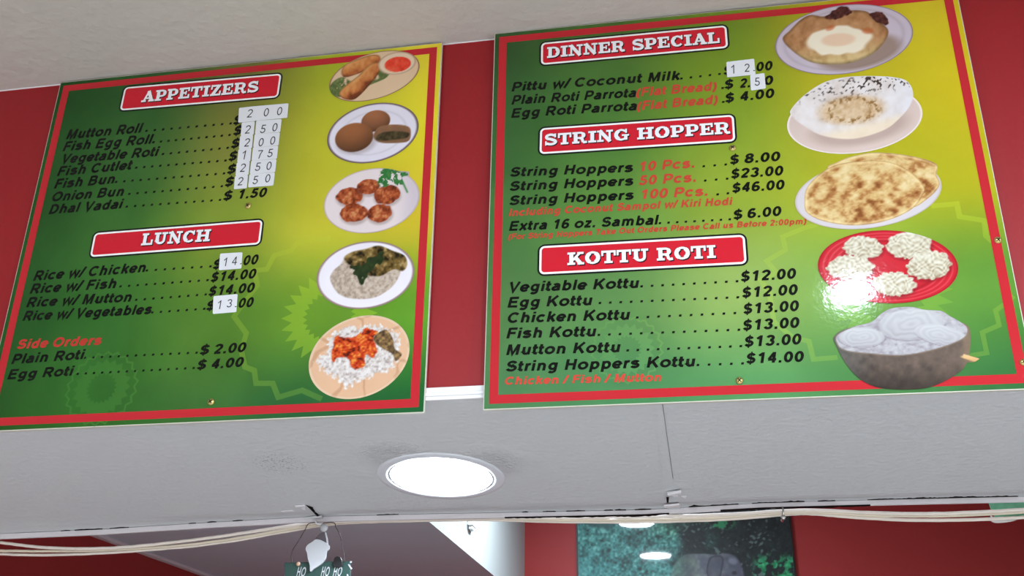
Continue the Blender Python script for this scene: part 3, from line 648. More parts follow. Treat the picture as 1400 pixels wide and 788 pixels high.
# ---- screws
def screw(bd, px, py, r=.0062, rot=.5):
    u, v = bd.uv(px, py)
    m = MB().lathe([(0, .0034), (r*.45, .0032), (r*.8, .0022), (r, .0004), (r, 0)], 24)
    m.v = [(u+x, -z-.0012, v+y) for x, y, z in m.v]
    s = m.build('screw', M_brass, bd.root, smooth=True)
    k = MB()
    for a in (rot, rot+math.pi/2):
        c, q = math.cos(a), math.sin(a); w = r*.14; l = r*.6
        k.prism([(u+c*x-q*z, -.0048, v+q*x+c*z) for x, z in ((-l, -w), (l, -w), (l, w), (-l, w))], (0, .0012, 0))
    k.build('cross_slot', M_slot, s)
for p in ((339.5, 282), (289, 550)): screw(BL, *p, .0068, .6)
for p in ((1001.5, 203), (1364, 329), (1011, 521)): screw(BR, *p, .0066, .75)
screw(BR, 1398.5, 496, .006, .3)

# ------------------------------------------------------------------ printed food pictures
def ell(X, Y, cx, cy, a, b, deg):
    t = math.radians(deg); x = X-cx; y = Y-cy
    return np.hypot((x*math.cos(t)+y*math.sin(t))/a, (-x*math.sin(t)+y*math.cos(t))/b)
def ellpts(cx, cy, a, b, deg, n=72):
    t = math.radians(deg); return [(cx+a*math.cos(s)*math.cos(t)-b*math.sin(s)*math.sin(t), cy+a*math.cos(s)*math.sin(t)+b*math.sin(s)*math.cos(t)) for s in np.linspace(0, 2*math.pi, n, endpoint=False)]
def sm(x, a, b): t = np.clip((x-a)/(b-a), 0, 1); return t*t*(3-2*t)
def inpoly(X, Y, pts):
    r = np.zeros(X.shape, bool); n = len(pts)
    for i in range(n):
        x0, y0 = pts[i]; x1, y1 = pts[(i+1) % n]
        if y0 == y1: continue
        c = ((y0 > Y) != (y1 > Y)) & (X < (x1-x0)*(Y-y0)/(y1-y0)+x0); r ^= c
    return r
def edgedist(X, Y, pts):
    d = np.full(X.shape, 1e9); n = len(pts)
    for i in range(n):
        x0, y0 = pts[i]; x1, y1 = pts[(i+1) % n]; dx, dy = x1-x0, y1-y0; l = dx*dx+dy*dy+1e-9
        t = np.clip(((X-x0)*dx+(Y-y0)*dy)/l, 0, 1); d = np.minimum(d, np.hypot(X-x0-t*dx, Y-y0-t*dy))
    return d
def pmask(X, Y, pts, w=.8): s = np.where(inpoly(X, Y, pts), 1, -1)*edgedist(X, Y, pts); return sm(s, -w, w)
def smooth_poly(pts, n=6):
    """Catmull-Rom closed curve"""
    P = [np.array(p, float) for p in pts]; m = len(P); out = []
    for i in range(m):
        a, b, c, d = P[i-1], P[i], P[(i+1) % m], P[(i+2) % m]
        for k in range(n):
            t = k/n; out.append(tuple(.5*((2*b)+(-a+c)*t+(2*a-5*b+4*c-d)*t*t+(-a+3*b-3*c+d)*t**3)))
    return out
def mix(c, m, col): return c*(1-m[..., None])+np.asarray(col, float)*m[..., None]
def mixa(c, m, colarr): return c*(1-m[..., None])+colarr*m[..., None]
def ramp(t, *cols):
    t = np.clip(t, 0, 1)*(len(cols)-1); i = np.minimum(t.astype(int), len(cols)-2); f = (t-i)[..., None]; K = np.array(cols, float); return K[i]*(1-f)+K[i+1]*f
def picture(bd, name, outlines, fn, step=1.05, off=.0013):
    """flat printed picture bounded by the union of outlines (pixel polygons)"""
    pts = np.concatenate([np.array(o) for o in outlines]); y0, y1 = pts[:, 1].min()+.05, pts[:, 1].max()-.05
    rows = int((y1-y0)/step)+2; ys = y0+(y1-y0)*(0.5-0.5*np.cos(np.pi*np.linspace(0, 1, rows)))*.35+(y1-y0)*np.linspace(0, 1, rows)*.65
    xl, xr = [], []
    for y in ys:
        xx = []
        for o in outlines:
            for i in range(len(o)):
                (ax, ay), (bx, by) = o[i], o[(i+1) % len(o)]
                if (ay > y) != (by > y): xx.append(ax+(bx-ax)*(y-ay)/(by-ay))
        xl.append(min(xx)); xr.append(max(xx))
    cols = int(max(np.array(xr)-np.array(xl))/step)+2
    s = np.linspace(0, 1, cols); X = np.array(xl)[:, None]*(1-s)+np.array(xr)[:, None]*s; Y = np.repeat(ys[:, None], cols, 1)
    col = fn(X, Y)
    U, V_ = bd.uva(X, Y); verts = np.stack([U, np.full_like(U, -off), V_], -1).reshape(-1, 3)
    faces = [((j+1)*cols+i, (j+1)*cols+i+1, j*cols+i+1, j*cols+i) for j in range(rows-1) for i in range(cols-1)]
    return colored(name, verts, faces, col.reshape(-1, 3), bd.root)
def plate(X, Y, e, base, rim, rimw=.04, well=None):
    r = ell(X, Y, *e); c = np.zeros(X.shape+(3,))+np.array(base, float)
    c += ((fbm(X, Y, 40, 2)-.5)*10)[..., None]
    if well: c = mix(c, np.exp(-((r-well)/.03)**2)*.35, np.array(base)*.8)
    return mix(c, sm(r, 1-rimw*1.5, 1-rimw*.4), rim)

# spring rolls
e1 = (512, 104.5, 64, 31, -17)
def f_rolls(X, Y):
    c = plate(X, Y, e1, (222, 190, 158), (150, 110, 84), .03)
    leaf = smooth_poly([(450, 124), (455, 113), (468, 106), (482, 112), (498, 108), (515, 96), (532, 98), (528, 107), (508, 116), (485, 126), (468, 133), (455, 131)])
    n = fbm(X, Y, 6, 7); c = mixa(c, pmask(X, Y, leaf)*sm(n, .2, .4), ramp(n, (48, 62, 34), (92, 108, 58), (160, 164, 110)))
    for poly, ax in ((smooth_poly([(467, 98), (473, 88), (490, 81), (508, 75.5), (519, 77), (519, 86), (505, 95), (485, 103), (471, 106)]), ((470, 98), (518, 80))),
                     (smooth_poly([(464, 128), (472, 118), (490, 104), (504, 90), (516, 85.5), (521, 90), (517, 102), (506, 116), (492, 131), (482, 137), (469, 135)]), ((472, 130), (516, 90)))):
        (ax0, ay0), (ax1, ay1) = ax; L = math.hypot(ax1-ax0, ay1-ay0); s = ((X-ax0)*-(ay1-ay0)+(Y-ay0)*(ax1-ax0))/L
        n = fbm(X, Y, 9, 3); col = ramp(.55-s/24+(n-.5)*.9, (118, 58, 30), (186, 106, 56), (214, 144, 84), (222, 164, 104))
        m = pmask(X, Y, poly); d = edgedist(X, Y, poly); c = mixa(c, m, col*(1-.25*(1-sm(d, 0, 3)))[..., None])
    b = ell(X, Y, 543, 87, 26, 15, -10); c = mix(c, 1-sm(b, .97, 1.03), (228, 204, 178)); c = mix(c, np.exp(-((b-.97)/.05)**2)*.5, (150, 110, 90))
    s = ell(X, Y, 544, 88.5, 18.5, 10.5, -8); c = mixa(c, 1-sm(s, .93, 1.03), ramp(fbm(X, Y, 8, 1), (196, 34, 20), (228, 66, 44), (240, 120, 90)))
    return c
picture(BL, 'food_picture', [ellpts(*e1)], f_rolls)
# buns
e2 = (510, 182.4, 64, 39.5, -15)
def f_buns(X, Y):
    c = plate(X, Y, e2, (226, 220, 236), (112, 92, 100), .05, .72)
    def bun(c, e, hi):
        r = ell(X, Y, *e); sh = 1-((X-e[0])*.25+(Y-e[1])*.9)/e[3]*.28-r*r*.18+(fbm(X, Y, 8, 4)-.5)*.06
        return mixa(c, 1-sm(r, .96, 1.04), np.array(hi)*np.clip(sh, .35, 1.15)[..., None])
    c = mix(c, (1-sm(ell(X, Y, 488, 196, 30, 17, -10), .7, 1.1))*.35, (120, 100, 100))
    c = bun(c, (514, 166, 20, 14.5, -12), (146, 92, 62)); c = bun(c, (484.5, 188.5, 26.5, 19.5, -14), (142, 88, 54))
    h = smooth_poly([(511, 188), (516, 176), (528, 171.5), (546, 171), (559, 174), (562, 182), (559, 193), (545, 196), (520, 195.5)])
    c = mixa(c, pmask(X, Y, h), ramp(fbm(X, Y, 7, 6)*.6+(Y-170)/60, (150, 108, 74), (132, 92, 66), (120, 92, 64)))
    f = smooth_poly([(514, 190), (520, 183), (535, 180), (552, 180.5), (560, 183), (556, 189), (540, 191.5), (522, 193)]); n = fbm(X, Y, 4, 9)
    c = mixa(c, pmask(X, Y, f, 1), ramp(n, (34, 26, 16), (66, 56, 34), (104, 86, 56)))
    return c
picture(BL, 'food_picture', [ellpts(*e2)], f_buns)
# lentil fritters with a sprig
e3 = (508.4, 275, 66.3, 43.4, -12)
def f_vadai(X, Y):
    c = plate(X, Y, e3, (226, 212, 216), (196, 172, 170), .03, None)
    c = mix(c, sm((X-440)/130, .75, 1.0)*.4, (176, 164, 186))
    for e in ((478, 269, 18.5, 12, -6), (504, 256, 15.5, 10.5, -8), (529, 267, 18.5, 13, -14), (484, 292, 19, 13, -6), (519.5, 292, 17.5, 12.5, -12)):
        r = ell(X, Y, *e)+(vn(X, Y, 5, e[0])-.5)*.16; n = fbm(X, Y, 4.5, int(e[0]) % 7)
        c = mix(c, (1-sm(ell(X, Y, e[0]+1, e[1]+3, e[2]*1.05, e[3]*1.05, e[4]), .8, 1.15))*.35, (110, 84, 76))
        c = mixa(c, 1-sm(r, .92, 1.02), ramp(n*1.25-.1-(r-.5)*.25, (70, 26, 14), (136, 56, 28), (182, 92, 50), (206, 146, 100)))
    sprig = smooth_poly([(516, 246), (520, 236), (528, 230), (538, 231), (548, 236), (555, 236), (558, 240), (550, 243), (552, 251), (546, 255), (536, 250), (528, 256), (519, 255)])
    n = fbm(X, Y, 5, 12); c = mixa(c, pmask(X, Y, sprig)*sm(n, .4, .5), ramp(n, (14, 62, 30), (34, 104, 46), (96, 150, 84)))
    stem = np.exp(-(edgedist(X, Y, [(540, 246), (551, 250), (557, 263), (551, 250)])/1.3)**2); c = mix(c, stem, (60, 124, 64))
    return c
picture(BL, 'food_picture', [ellpts(*e3), smooth_poly([(552, 243), (556, 235), (560, 237), (557, 246)])], f_vadai)
# rice and curry
e4 = (500, 376.7, 67.5, 45.7, -10)
def f_curry(X, Y):
    c = plate(X, Y, e4, (236, 230, 242), (150, 124, 122), .045, None)
    rp = smooth_poly([(452, 384), (455, 372), (466, 362), (474, 352), (500, 346), (535, 352), (548, 366), (543, 384), (530, 398), (510, 408), (482, 409), (463, 402)])
    n = fbm(X, Y, 3.2, 8); c = mixa(c, pmask(X, Y, rp, 1.2), ramp(n, (136, 116, 102), (190, 172, 158), (218, 204, 192)))
    cp = smooth_poly([(471, 352), (482, 345), (500, 341), (518, 336.5), (536, 343), (553, 350), (557, 362), (551, 371), (538, 369), (520, 378), (500, 376), (484, 366), (474, 360)])
    n = fbm(X, Y, 7, 2); c = mixa(c, pmask(X, Y, cp, 1.2), ramp(np.clip((n-.5)*1.8+.5+(vn(X, Y, 2.5, 9)-.5)*.35, 0, 1), (30, 24, 10), (84, 66, 30), (120, 96, 50), (166, 140, 92)))
    lp = smooth_poly([(479, 367), (488, 365), (500, 356), (516, 349), (524, 350), (519, 360), (508, 368), (500, 378), (493, 387), (489, 378)])
    c = mixa(c, sm(edgedist(X, Y, lp)*np.where(inpoly(X, Y, lp), 1, -1)+(vn(X, Y, 5, 30)-.5)*9, -1, 1), ramp(fbm(X, Y, 5, 5), (20, 34, 14), (48, 68, 32)))
    return c
picture(BL, 'food_picture', [ellpts(*e4)], f_curry)
# white rice with red fish curry
e5 = (491.3, 489, 71.9, 53.7, -25)
def f_fish(X, Y):
    c = plate(X, Y, e5, (222, 178, 146), (236, 214, 190), .04, None)
    st = np.sin((X*.9+Y*.35)/6+vn(X, Y, 14, 3)*5); c = mix(c, sm(st, .6, 1)*.4, (176, 124, 90)); c = mix(c, sm(ell(X, Y, *e5), .94, 1.0)*.6, (206, 170, 136))
    rp = smooth_poly([(433, 494), (446, 482), (452, 462), (470, 446), (490, 448), (512, 444), (535, 452), (546, 462), (544, 490), (534, 505), (520, 512), (495, 520), (475, 530), (462, 518), (446, 510)])
    n = fbm(X, Y, 3.4, 4); w = sm(edgedist(X, Y, rp)*np.where(inpoly(X, Y, rp), 1, -1)+(n-.5)*16, -2, 3)
    c = mixa(c, w, ramp(n, (126, 104, 96), (214, 204, 202), (246, 242, 244)))
    cu = smooth_poly([(454, 490), (456, 470), (463, 459), (484, 462), (500, 450), (515, 453), (512, 464), (516, 480), (510, 490), (500, 484), (498, 500), (484, 506), (476, 492), (464, 490), (455, 498)])
    n = fbm(X, Y, 6, 11); c = mixa(c, sm(edgedist(X, Y, cu)*np.where(inpoly(X, Y, cu), 1, -1)+(n-.5)*6, -1, 1.5), ramp(np.clip((n-.5)*1.5+.45+(vn(X, Y*1.7, 3, 31)-.5)*.7, 0, 1), (84, 22, 10), (184, 50, 18), (214, 84, 36), (226, 150, 60)))
    fp = smooth_poly([(511, 463), (520, 454), (529, 452), (537, 463), (540, 477), (549, 484), (547, 490), (541, 494), (537, 485), (527, 479), (516, 472)])
    n = fbm(X, Y, 4, 13); c = mixa(c, pmask(X, Y, fp), ramp(n, (40, 30, 24), (120, 92, 60), (196, 160, 100)))
    return c
picture(BL, 'food_picture', [ellpts(*e5)], f_fish)
# egg hopper
g1 = (1154, 54.5, 95, 46.9, -8)
def f_egg(X, Y):
    c = plate(X, Y, g1, (196, 182, 198), (140, 120, 132), .02, .86)
    c = mix(c, (1-sm(ell(X, Y, 1175, 72, 62, 24, -12), .75, 1.1))*.7, (132, 106, 88))
    hp = smooth_poly([(1070, 55), (1080, 42), (1094, 28), (1108, 21), (1124, 23), (1142, 21), (1160, 15), (1184, 16), (1196, 26), (1212, 38), (1214, 48), (1206, 62), (1190, 76), (1165, 86), (1138, 89), (1110, 86), (1088, 74)])
    n = fbm(X, Y, 9, 3); d = edgedist(X, Y, hp); low = sm(Y+(.12*(X-1140)), 54, 84)
    col = ramp(n*.7+.15, (132, 84, 48), (178, 128, 86), (206, 160, 118)); col = mixa(col, low, ramp(n, (168, 134, 84), (206, 176, 124), (222, 196, 150)))
    col *= (1-.28*(1-sm(d, 0, 5)))[..., None]; c = mixa(c, pmask(X, Y, hp), col)
    w = ell(X, Y, 1145, 56, 45, 19, -5)+(vn(X, Y, 11, 6)-.5)*.2; c = mix(c, 1-sm(w, .92, 1.1), (238, 226, 206))
    y = ell(X, Y, 1146, 55, 25, 9.5, -4); c = mix(c, (1-sm(y, .75, 1.1))*.8, (230, 192, 164))
    for e in ((1135, 39, 8, 4, -20), (1186, 43, 9, 5, 0)): c = mix(c, (1-sm(ell(X, Y, *e), .5, 1.1))*.6, (196, 96, 52))
    for p in ([(1127, 25), (1134, 18), (1146, 11), (1157, 10), (1164, 18), (1152, 24), (1138, 27)], [(1187, 20), (1196, 16), (1209, 20), (1215, 28), (1212, 35), (1202, 32), (1193, 26)]):
        q = smooth_poly(p); c = mixa(c, sm(edgedist(X, Y, q)*np.where(inpoly(X, Y, q), 1, -1)+(vn(X, Y, 4, 8)-.5)*3, -.6, 1), ramp(fbm(X, Y, 4, 5), (34, 14, 14), (74, 34, 30), (116, 60, 50)))
    return c
picture(BR, 'food_picture', [ellpts(*g1)], f_egg)
# plain hopper
g2 = (1168.5, 164, 93, 46, -7)
hop = smooth_poly([(1081, 151), (1098, 132), (1124, 114.5), (1150, 107), (1174, 104.7), (1200, 104.6), (1220, 106), (1239, 111), (1248, 125.7), (1245, 143), (1230, 162), (1207.6, 178.8), (1165.7, 190.5), (1123.8, 185.8), (1095, 170), (1083, 159)])
def f_hopper(X, Y):
    c = plate(X, Y, g2, (212, 190, 184), (236, 222, 220), .03, None)
    c = mix(c, (1-sm(ell(X, Y, 1175, 175, 74, 26, -10), .7, 1.1))*.4, (150, 122, 112))
    n = fbm(X, Y, 12, 2); d = edgedist(X, Y, hop)
    col = ramp(n, (206, 190, 184), (224, 214, 214), (236, 230, 234))
    col = mix(col, sm(X, 1195, 1245)*.5, (226, 226, 240))
    w = ell(X, Y, 1164, 151, 55, 24, -6); col = mixa(col, 1-sm(w, .6, 1.0), ramp(fbm(X, Y, 6, 5), (184, 142, 98), (212, 182, 148), (230, 208, 180)))
    t = np.exp(-((w-.62)/.16)**2)*sm(fbm(X, Y, 4, 9), .45, .65); col = mix(col, t*.8, (128, 88, 40))
    sp = sm(vn(X*.82+Y*.57, Y*.82-X*.57, 2.5, 14), .68, .78)*sm(126+(1165-X)*.14-Y, -12, 6)*sm(d, 0, 2); col = mix(col, sp*.92, (52, 38, 34))
    col = mix(col, sm(Y-(178-(X-1160)*.25), -10, 6)*.6, (238, 214, 178))
    return mixa(c, pmask(X, Y, hop), col)
picture(BR, 'food_picture', [ellpts(*g2), hop], f_hopper)
# flat bread
g3 = (1187, 266, 101, 46.5, -8)
br_b = smooth_poly([(1132, 234), (1145, 222), (1166.6, 214), (1198.6, 209), (1246, 214), (1279.5, 224.6), (1280, 240), (1284, 254), (1268, 272), (1240, 285), (1180, 270)])
br_f = smooth_poly([(1100, 278), (1104, 256), (1129, 232.6), (1161, 222.5), (1209, 221), (1240, 232.6), (1262, 254), (1261, 268), (1243.9, 288), (1209, 303), (1166.6, 308.6), (1126.6, 303), (1104, 292)])
def f_bread(X, Y):
    c = plate(X, Y, g3, (206, 198, 204), (196, 180, 176), .025, None)
    for q, sd in ((br_b, 3), (br_f, 8)):
        n = vn(X+5*np.sin(Y/6), Y, 12, sd)*.5+fbm(X, Y*1.5, 6, sd+2)*.5; col = ramp(n*1.6-.3, (226, 204, 158), (218, 190, 136), (204, 164, 108), (168, 114, 64), (132, 78, 40))
        d = edgedist(X, Y, q); m = pmask(X, Y, q); col = mix(col, np.exp(-((d-2)/2.0)**2)*.5, (240, 218, 166))
        c = mixa(c, m, col); c = mix(c, m*np.exp(-(d/.9)**2)*.5, (150, 104, 54))
    return c
picture(BR, 'food_picture', [ellpts(*g3), br_b, br_f], f_bread)
# string hoppers on a red plate
g4 = (1214, 365.5, 96, 50, 2)
def f_nest(X, Y):
    c = plate(X, Y, g4, (196, 34, 48), (170, 26, 40), .03, None); r = ell(X, Y, *g4)
    for k in (.76, .84, .92): c = mix(c, np.exp(-((r-k)/.014)**2)*.45, (232, 110, 118))
    c = mix(c, np.exp(-((r-.7)/.03)**2)*.4, (130, 16, 30))
    for e in ((1180, 338.5, 28, 15, 4), (1242.5, 335.5, 32, 19, -2), (1270, 363, 31, 20, -8), (1162.6, 366, 33, 16.5, 0), (1222, 389, 30, 16.5, 4)):
        a = np.arctan2(Y-e[1], X-e[0]); rr = ell(X, Y, *e); q = rr+(vn(a*7, rr*4, 1, int(e[0]) % 9)-.5)*.2
        th = np.sin((X-e[0])*.55+7*vn(X, Y, 9, int(e[1])))*np.sin((Y-e[1])*.8+7*vn(X, Y, 10, int(e[0])))
        col = ramp(.55+th*.3-(Y-e[1])/e[3]*.12+(fbm(X, Y, 4, 4)-.5)*.5, (134, 114, 88), (184, 170, 146), (212, 204, 186), (226, 222, 210))
        c = mix(c, (1-sm(ell(X, Y, e[0]+1, e[1]+3, e[2], e[3], e[4]), .85, 1.15))*.5, (110, 16, 26)); c = mixa(c, 1-sm(q, .93, 1.02), col)
    return c
picture(BR, 'food_picture', [ellpts(*g4)], f_nest)
# steamed rice noodles in a black pot
z2 = lambda pts: [(1060+x/4.118, 380+y/4.118) for x, y in pts]
pot = smooth_poly(z2([(332, 330), (345, 390), (400, 490), (480, 575), (580, 620), (720, 632), (860, 620), (980, 570), (1060, 510), (1090, 440), (1098, 330), (1082, 272), (1000, 250), (700, 240), (430, 280)]))
cakes = smooth_poly(z2([(350, 325), (450, 275), (540, 250), (600, 200), (665, 171), (770, 166), (840, 182), (930, 187), (978, 215), (1040, 250), (1080, 290), (1050, 345), (900, 402), (720, 436), (540, 428), (400, 410), (352, 378)]))
stick = z2([(1045, 450), (1060, 432), (1152, 457), (1122, 476)])
def f_pot(X, Y):
    n = fbm(X, Y, 10, 6); c = ramp(n*.8+(X-1140)/500, (54, 46, 44), (84, 72, 66), (108, 92, 82))
    c *= (1.12-sm(Y, 490, 535)*.45)[..., None]
    c = mix(c, sm(X, 1305, 1326)*.35, (150, 122, 92)); c = mix(c, (1-sm(X, 1140, 1200))*.35, (96, 112, 112))
    m = pmask(X, Y, cakes); d = edgedist(X, Y, cakes)
    c = mix(c, np.exp(-((d-.5)/1.2)**2)*(1-m)*.6, (140, 120, 100))
    col = ramp(fbm(X, Y*1.6, 6, 3), (160, 152, 158), (204, 198, 206), (232, 230, 234))
    for e in ((1246, 444, 46, 22, -4), (1287, 459, 38, 14, 12), (1178, 462, 32, 14, 0)):
        r = ell(X, Y, *e); col = mixa(col, 1-sm(r, .92, 1.02), ramp(.6+.2*np.sin(r*22+vn(X, Y, 10, 2)*6)*.5-(Y-e[1])/e[3]*.22, (166, 160, 164), (212, 208, 214), (240, 240, 242)))
        col = mix(col, np.exp(-((r-1.02)/.03)**2)*sm(Y, e[1]-4, e[1]+4)*.6, (150, 134, 150))
    c = mixa(c, m, col*.84)
    s = pmask(X, Y, stick); c = mixa(c, s, ramp((Y-484)/14, (228, 190, 140), (196, 146, 92)))
    return c
picture(BR, 'food_picture', [pot, cakes, stick], f_pot, off=.0015)

# ------------------------------------------------------------------ ceiling lamps
def lamp(loc, label, tilt=0.0, group=None, r=.1162, lens=None):
    t = thing('recessed_light', label, 'light', loc, (tilt, 0, 0), group)
    MB().lathe([(r*1.19, -.0001), (r*1.185, -.0012), (r*1.12, -.0024), (r*1.03, -.0030), (r*.985, -.0024), (r*.98, -.0001), (r*1.19, -.0001)], 72).build('trim_ring', M_ring, t, smooth=True)
    MB().lathe([(r*.965, -.0020), (r*.94, -.0021), (r*.94, -.0002), (r*.965, -.0002), (r*.965, -.0020)], 72).build('inner_rim', M_ring, t, smooth=True)
    MB().lathe([(r*.938, -.0008), (r*.8, -.0012), (r*.5, -.0016), (0, -.0018)], 72).build('lens', lens or M_lens, t, smooth=True)
    return t
lx, ly = -0.5438, 2.1316
lamp((lx, ly, ZS+SL*(ly-WY)), 'round lit recessed light in the grey soffit under the menu boards', math.atan(SL), lens=M_lens_s)
lamp((.529, .256, CEIL), 'small round recessed light in the main ceiling nearest the right menu board', r=.062)
lamp((2.25, .256, CEIL), 'added out-of-view round recessed light in the main ceiling near the right wall, closest to the red bulkhead', r=.085)  # extra lamp out of view, added to help light the room
lamp((.529, -1.9, CEIL), 'added unseen round recessed light in the main ceiling, middle of the row behind the viewer')  # unseen row of three lamps, added to light the main room
lamp((-1.2, -1.9, CEIL), 'added unseen round recessed light in the main ceiling, left of the row behind the viewer')  # second lamp of the added row
lamp((2.25, -1.9, CEIL), 'added unseen round recessed light in the main ceiling, right of the row behind the viewer')  # third lamp of the added row
lamp((-.411, 4.199, CEIL), 'round recessed kitchen ceiling light nearest the elephant picture', lens=M_lens_k)
lamp((-.351, 3.022, CEIL), 'round recessed kitchen ceiling light nearest the bulkhead', lens=M_lens_k)

# ------------------------------------------------------------------ cables along the far edge of the soffit
def spline(pts, n=8):
    P = [np.array(p, float) for p in pts]; out = []
    for i in range(len(P)-1):
        a, b, c, d = P[max(i-1, 0)], P[i], P[i+1], P[min(i+2, len(P)-1)]
        for k in range(n):
            t = k/n; out.append(.5*((2*b)+(-a+c)*t+(2*a-5*b+4*c-d)*t*t+(-a+3*b-3*c+d)*t**3))
    return out+[P[-1]]
def cable(pts, y, r, m, label, seed):
    random.seed(seed)
    q = spline(pts); P = [on_y(p[0], p[1], y)+np.array([0, random.uniform(-.0004, .0004), random.uniform(-.0004, .0004)]) for p in q]
    tag(MB().tube(P, r, 10).build('cable', m, None, smooth=True), label, 'cable')
cable([(-240, 716), (-60, 735), (0, 742), (60, 749), (130, 750.5), (200, 746), (300, 734), (400, 719), (440, 714.5), (520, 711.5), (650, 708.5), (760, 708), (880, 707), (1000, 703.5), (1100, 698), (1200, 702), (1290, 702.5), (1400, 697.5), (1460, 695), (1800, 686), (2300, 668)], YF+.010, .0040, M_cable, 'uppermost of the three pale cables sagging along the soffit edge', 1)
cable([(-240, 744), (-60, 752), (0, 753.5), (60, 754), (130, 753), (230, 747.5), (320, 737), (420, 720), (470, 714.5), (560, 711), (660, 709), (760, 711.5), (850, 711.5), (960, 709.5), (1060, 703), (1120, 701.5), (1200, 705.5), (1300, 705.5), (1400, 700.5), (1460, 697), (1800, 690), (2300, 672)], YF+.0195, .0036, M_cable2, 'middle one of the three pale cables along the soffit edge', 2)
cable([(-240, 747), (-60, 756), (0, 758), (80, 759), (180, 754), (290, 744), (390, 727.5), (450, 717.5), (520, 713.5), (660, 711), (760, 713.5), (870, 714), (980, 711), (1075, 703.8), (1110, 703), (1160, 707), (1240, 711.5), (1330, 711), (1400, 707.8), (1460, 705), (1800, 694), (2300, 676)], YF+.0285, .0038, M_cable, 'lowest of the three pale cables drooping below the soffit edge', 3)
# little steel cable clip
cl = thing('cable_clip', 'small shiny clip holding the cables at the top right corner of the elephant picture', 'clip', tuple(on_y(1071, 700, YF-.002)))
def rel(o, p): return np.asarray(p)-np.array(o.location)
a = on_y(1070.5, 694, YF-.010); b = on_y(1070.5, 708, YF-.010)
M_steel = mat('bright_steel', (200, 198, 196), 0.22, 0.5, metal=.9)
MB().tube([rel(cl, a), rel(cl, (a+b)/2+np.array([0, -.004, 0])), rel(cl, b), rel(cl, b+np.array([0, .030, -.002])), rel(cl, b+np.array([0, .046, .004]))], .0028, 8).build('hook', M_steel, cl, smooth=True)
sp = MB().lathe([(0, -.006), (.004, -.0045), (.006, 0), (.004, .0045), (0, .006)], 16); o_ = rel(cl, on_y(1071, 708, YF-.014)); sp.v = [(x+o_[0], y+o_[1], z+o_[2]) for x, y, z in sp.v]
sp.build('knob', M_steel, cl, smooth=True)
# green plastic tag behind the cables at the right
yq = YF+.040
tg = thing('plastic_tag', 'glossy green plastic tag tucked behind the cables at the far right', 'tag', tuple(on_y(1380, 702, yq)))
gq = [rel(tg, on_y(px, py, yq)) for px, py in ((1352, 688), (1354.5, 695), (1359, 703), (1360, 707.5), (1399, 706), (1420, 704), (1420, 686))]
MB().prism(gq, (0, .003, 0)).build('green_sheet', M_gplas, tg)
wq = smooth_poly([(1355, 711.5), (1358, 714.3), (1364, 715.3), (1376, 714.4), (1387, 712.2), (1392, 709.5), (1392, 706.5), (1360, 707.6), (1355, 704)], 4)
MB().prism([rel(tg, on_y(px, py, yq+.0035)) for px, py in wq], (0, .003, 0)).build('clear_edge', M_clear, tg)
# stuck-on hook on the soffit, painted over
hk = thing('adhesive_hook', 'painted-over adhesive hook on the soffit edge above the elephant picture', 'hook', tuple(on_soffit(921, 682)))
def quad(px4, o0): return [rel(hk, on_soffit(*p, o0)) for p in px4]
bevel(MB().prism(quad(((911, 672), (931, 670), (931, 699), (912, 700)), .0012), (0, 0, -.003)).build('base_plate', M_soffit, hk), .001)
MB().prism(quad(((912.5, 674), (931, 670.2), (931.5, 672.5), (914, 675)), .0045), (0, 0, -.006)).build('upper_lip', M_white, hk)
MB().prism(quad(((919, 676), (927, 675.2), (927.5, 677.2), (921, 677.8)), .0045), (0, 0, -.004)).build('hook_nub', M_white, hk)
MB().prism(quad(((911, 680), (914.5, 680), (914, 687), (911.5, 687)), .0045), (0, 0, -.0015)).build('slot', M_void, hk)
MB().prism(quad(((908, 690.5), (929, 688.5), (929, 691), (909, 692.5)), .0045), (0, 0, -.004)).build('lower_lip', M_white, hk)
fl = MB().prism([rel(hk, on_soffit(*p, .0014)) for p in ((931.5, 678.5), (939, 678.2), (937, 681), (934, 680))], (0, 0, -.002)); fl.build('paint_flake', M_white, hk)

# ------------------------------------------------------------------ the hanging HO HO sign and its hook
YS = YF-.020
hg = thing('adhesive_hook', 'torn white adhesive hook holding the HO HO HO sign at the soffit edge', 'hook', tuple(on_soffit(432, 706)))
def hq(px4, o0): return [rel(hg, on_soffit(*p, o0)) for p in px4]
MB().prism(hq(((403.5, 691.3), (417, 690.2), (418.5, 692), (404.5, 693)), .001), (0, 0, -.003)).build('torn_flap', M_white, hg)
MB().prism(hq(((384, 698.6), (400, 697.4), (403, 698.8), (388, 700)), .001), (0, 0, -.0015)).build('paint_flake', M_white, hg)
MB().prism(hq(((411.5, 694), (417, 693.6), (418, 697), (414, 696)), .001), (0, 0, -.002)).build('paint_flake', M_white, hg)
MB().prism(hq(((418.5, 691), (428, 694), (428, 695.6), (430.5, 699.5), (438.5, 707.5), (436, 709), (428, 700), (424, 696)), .0012), (0, 0, -.001)).build('torn_gap_shadow', M_void, hg)  # dark cut and the flap's shadow line, coloured in as one dark strip
bevel(MB().prism(hq(((416, 707), (440, 704), (444, 712), (421, 714)), .001), (0, 0, -.006)).build('base', M_soffit, hg), .002)
kp = [rel(hg, on_y(*p, YS)) for p in ((431, 711), (433, 716), (438, 717.5), (441, 715))]
MB().tube(kp, .0032, 8).build('hook_arm', M_trim, hg, smooth=True)

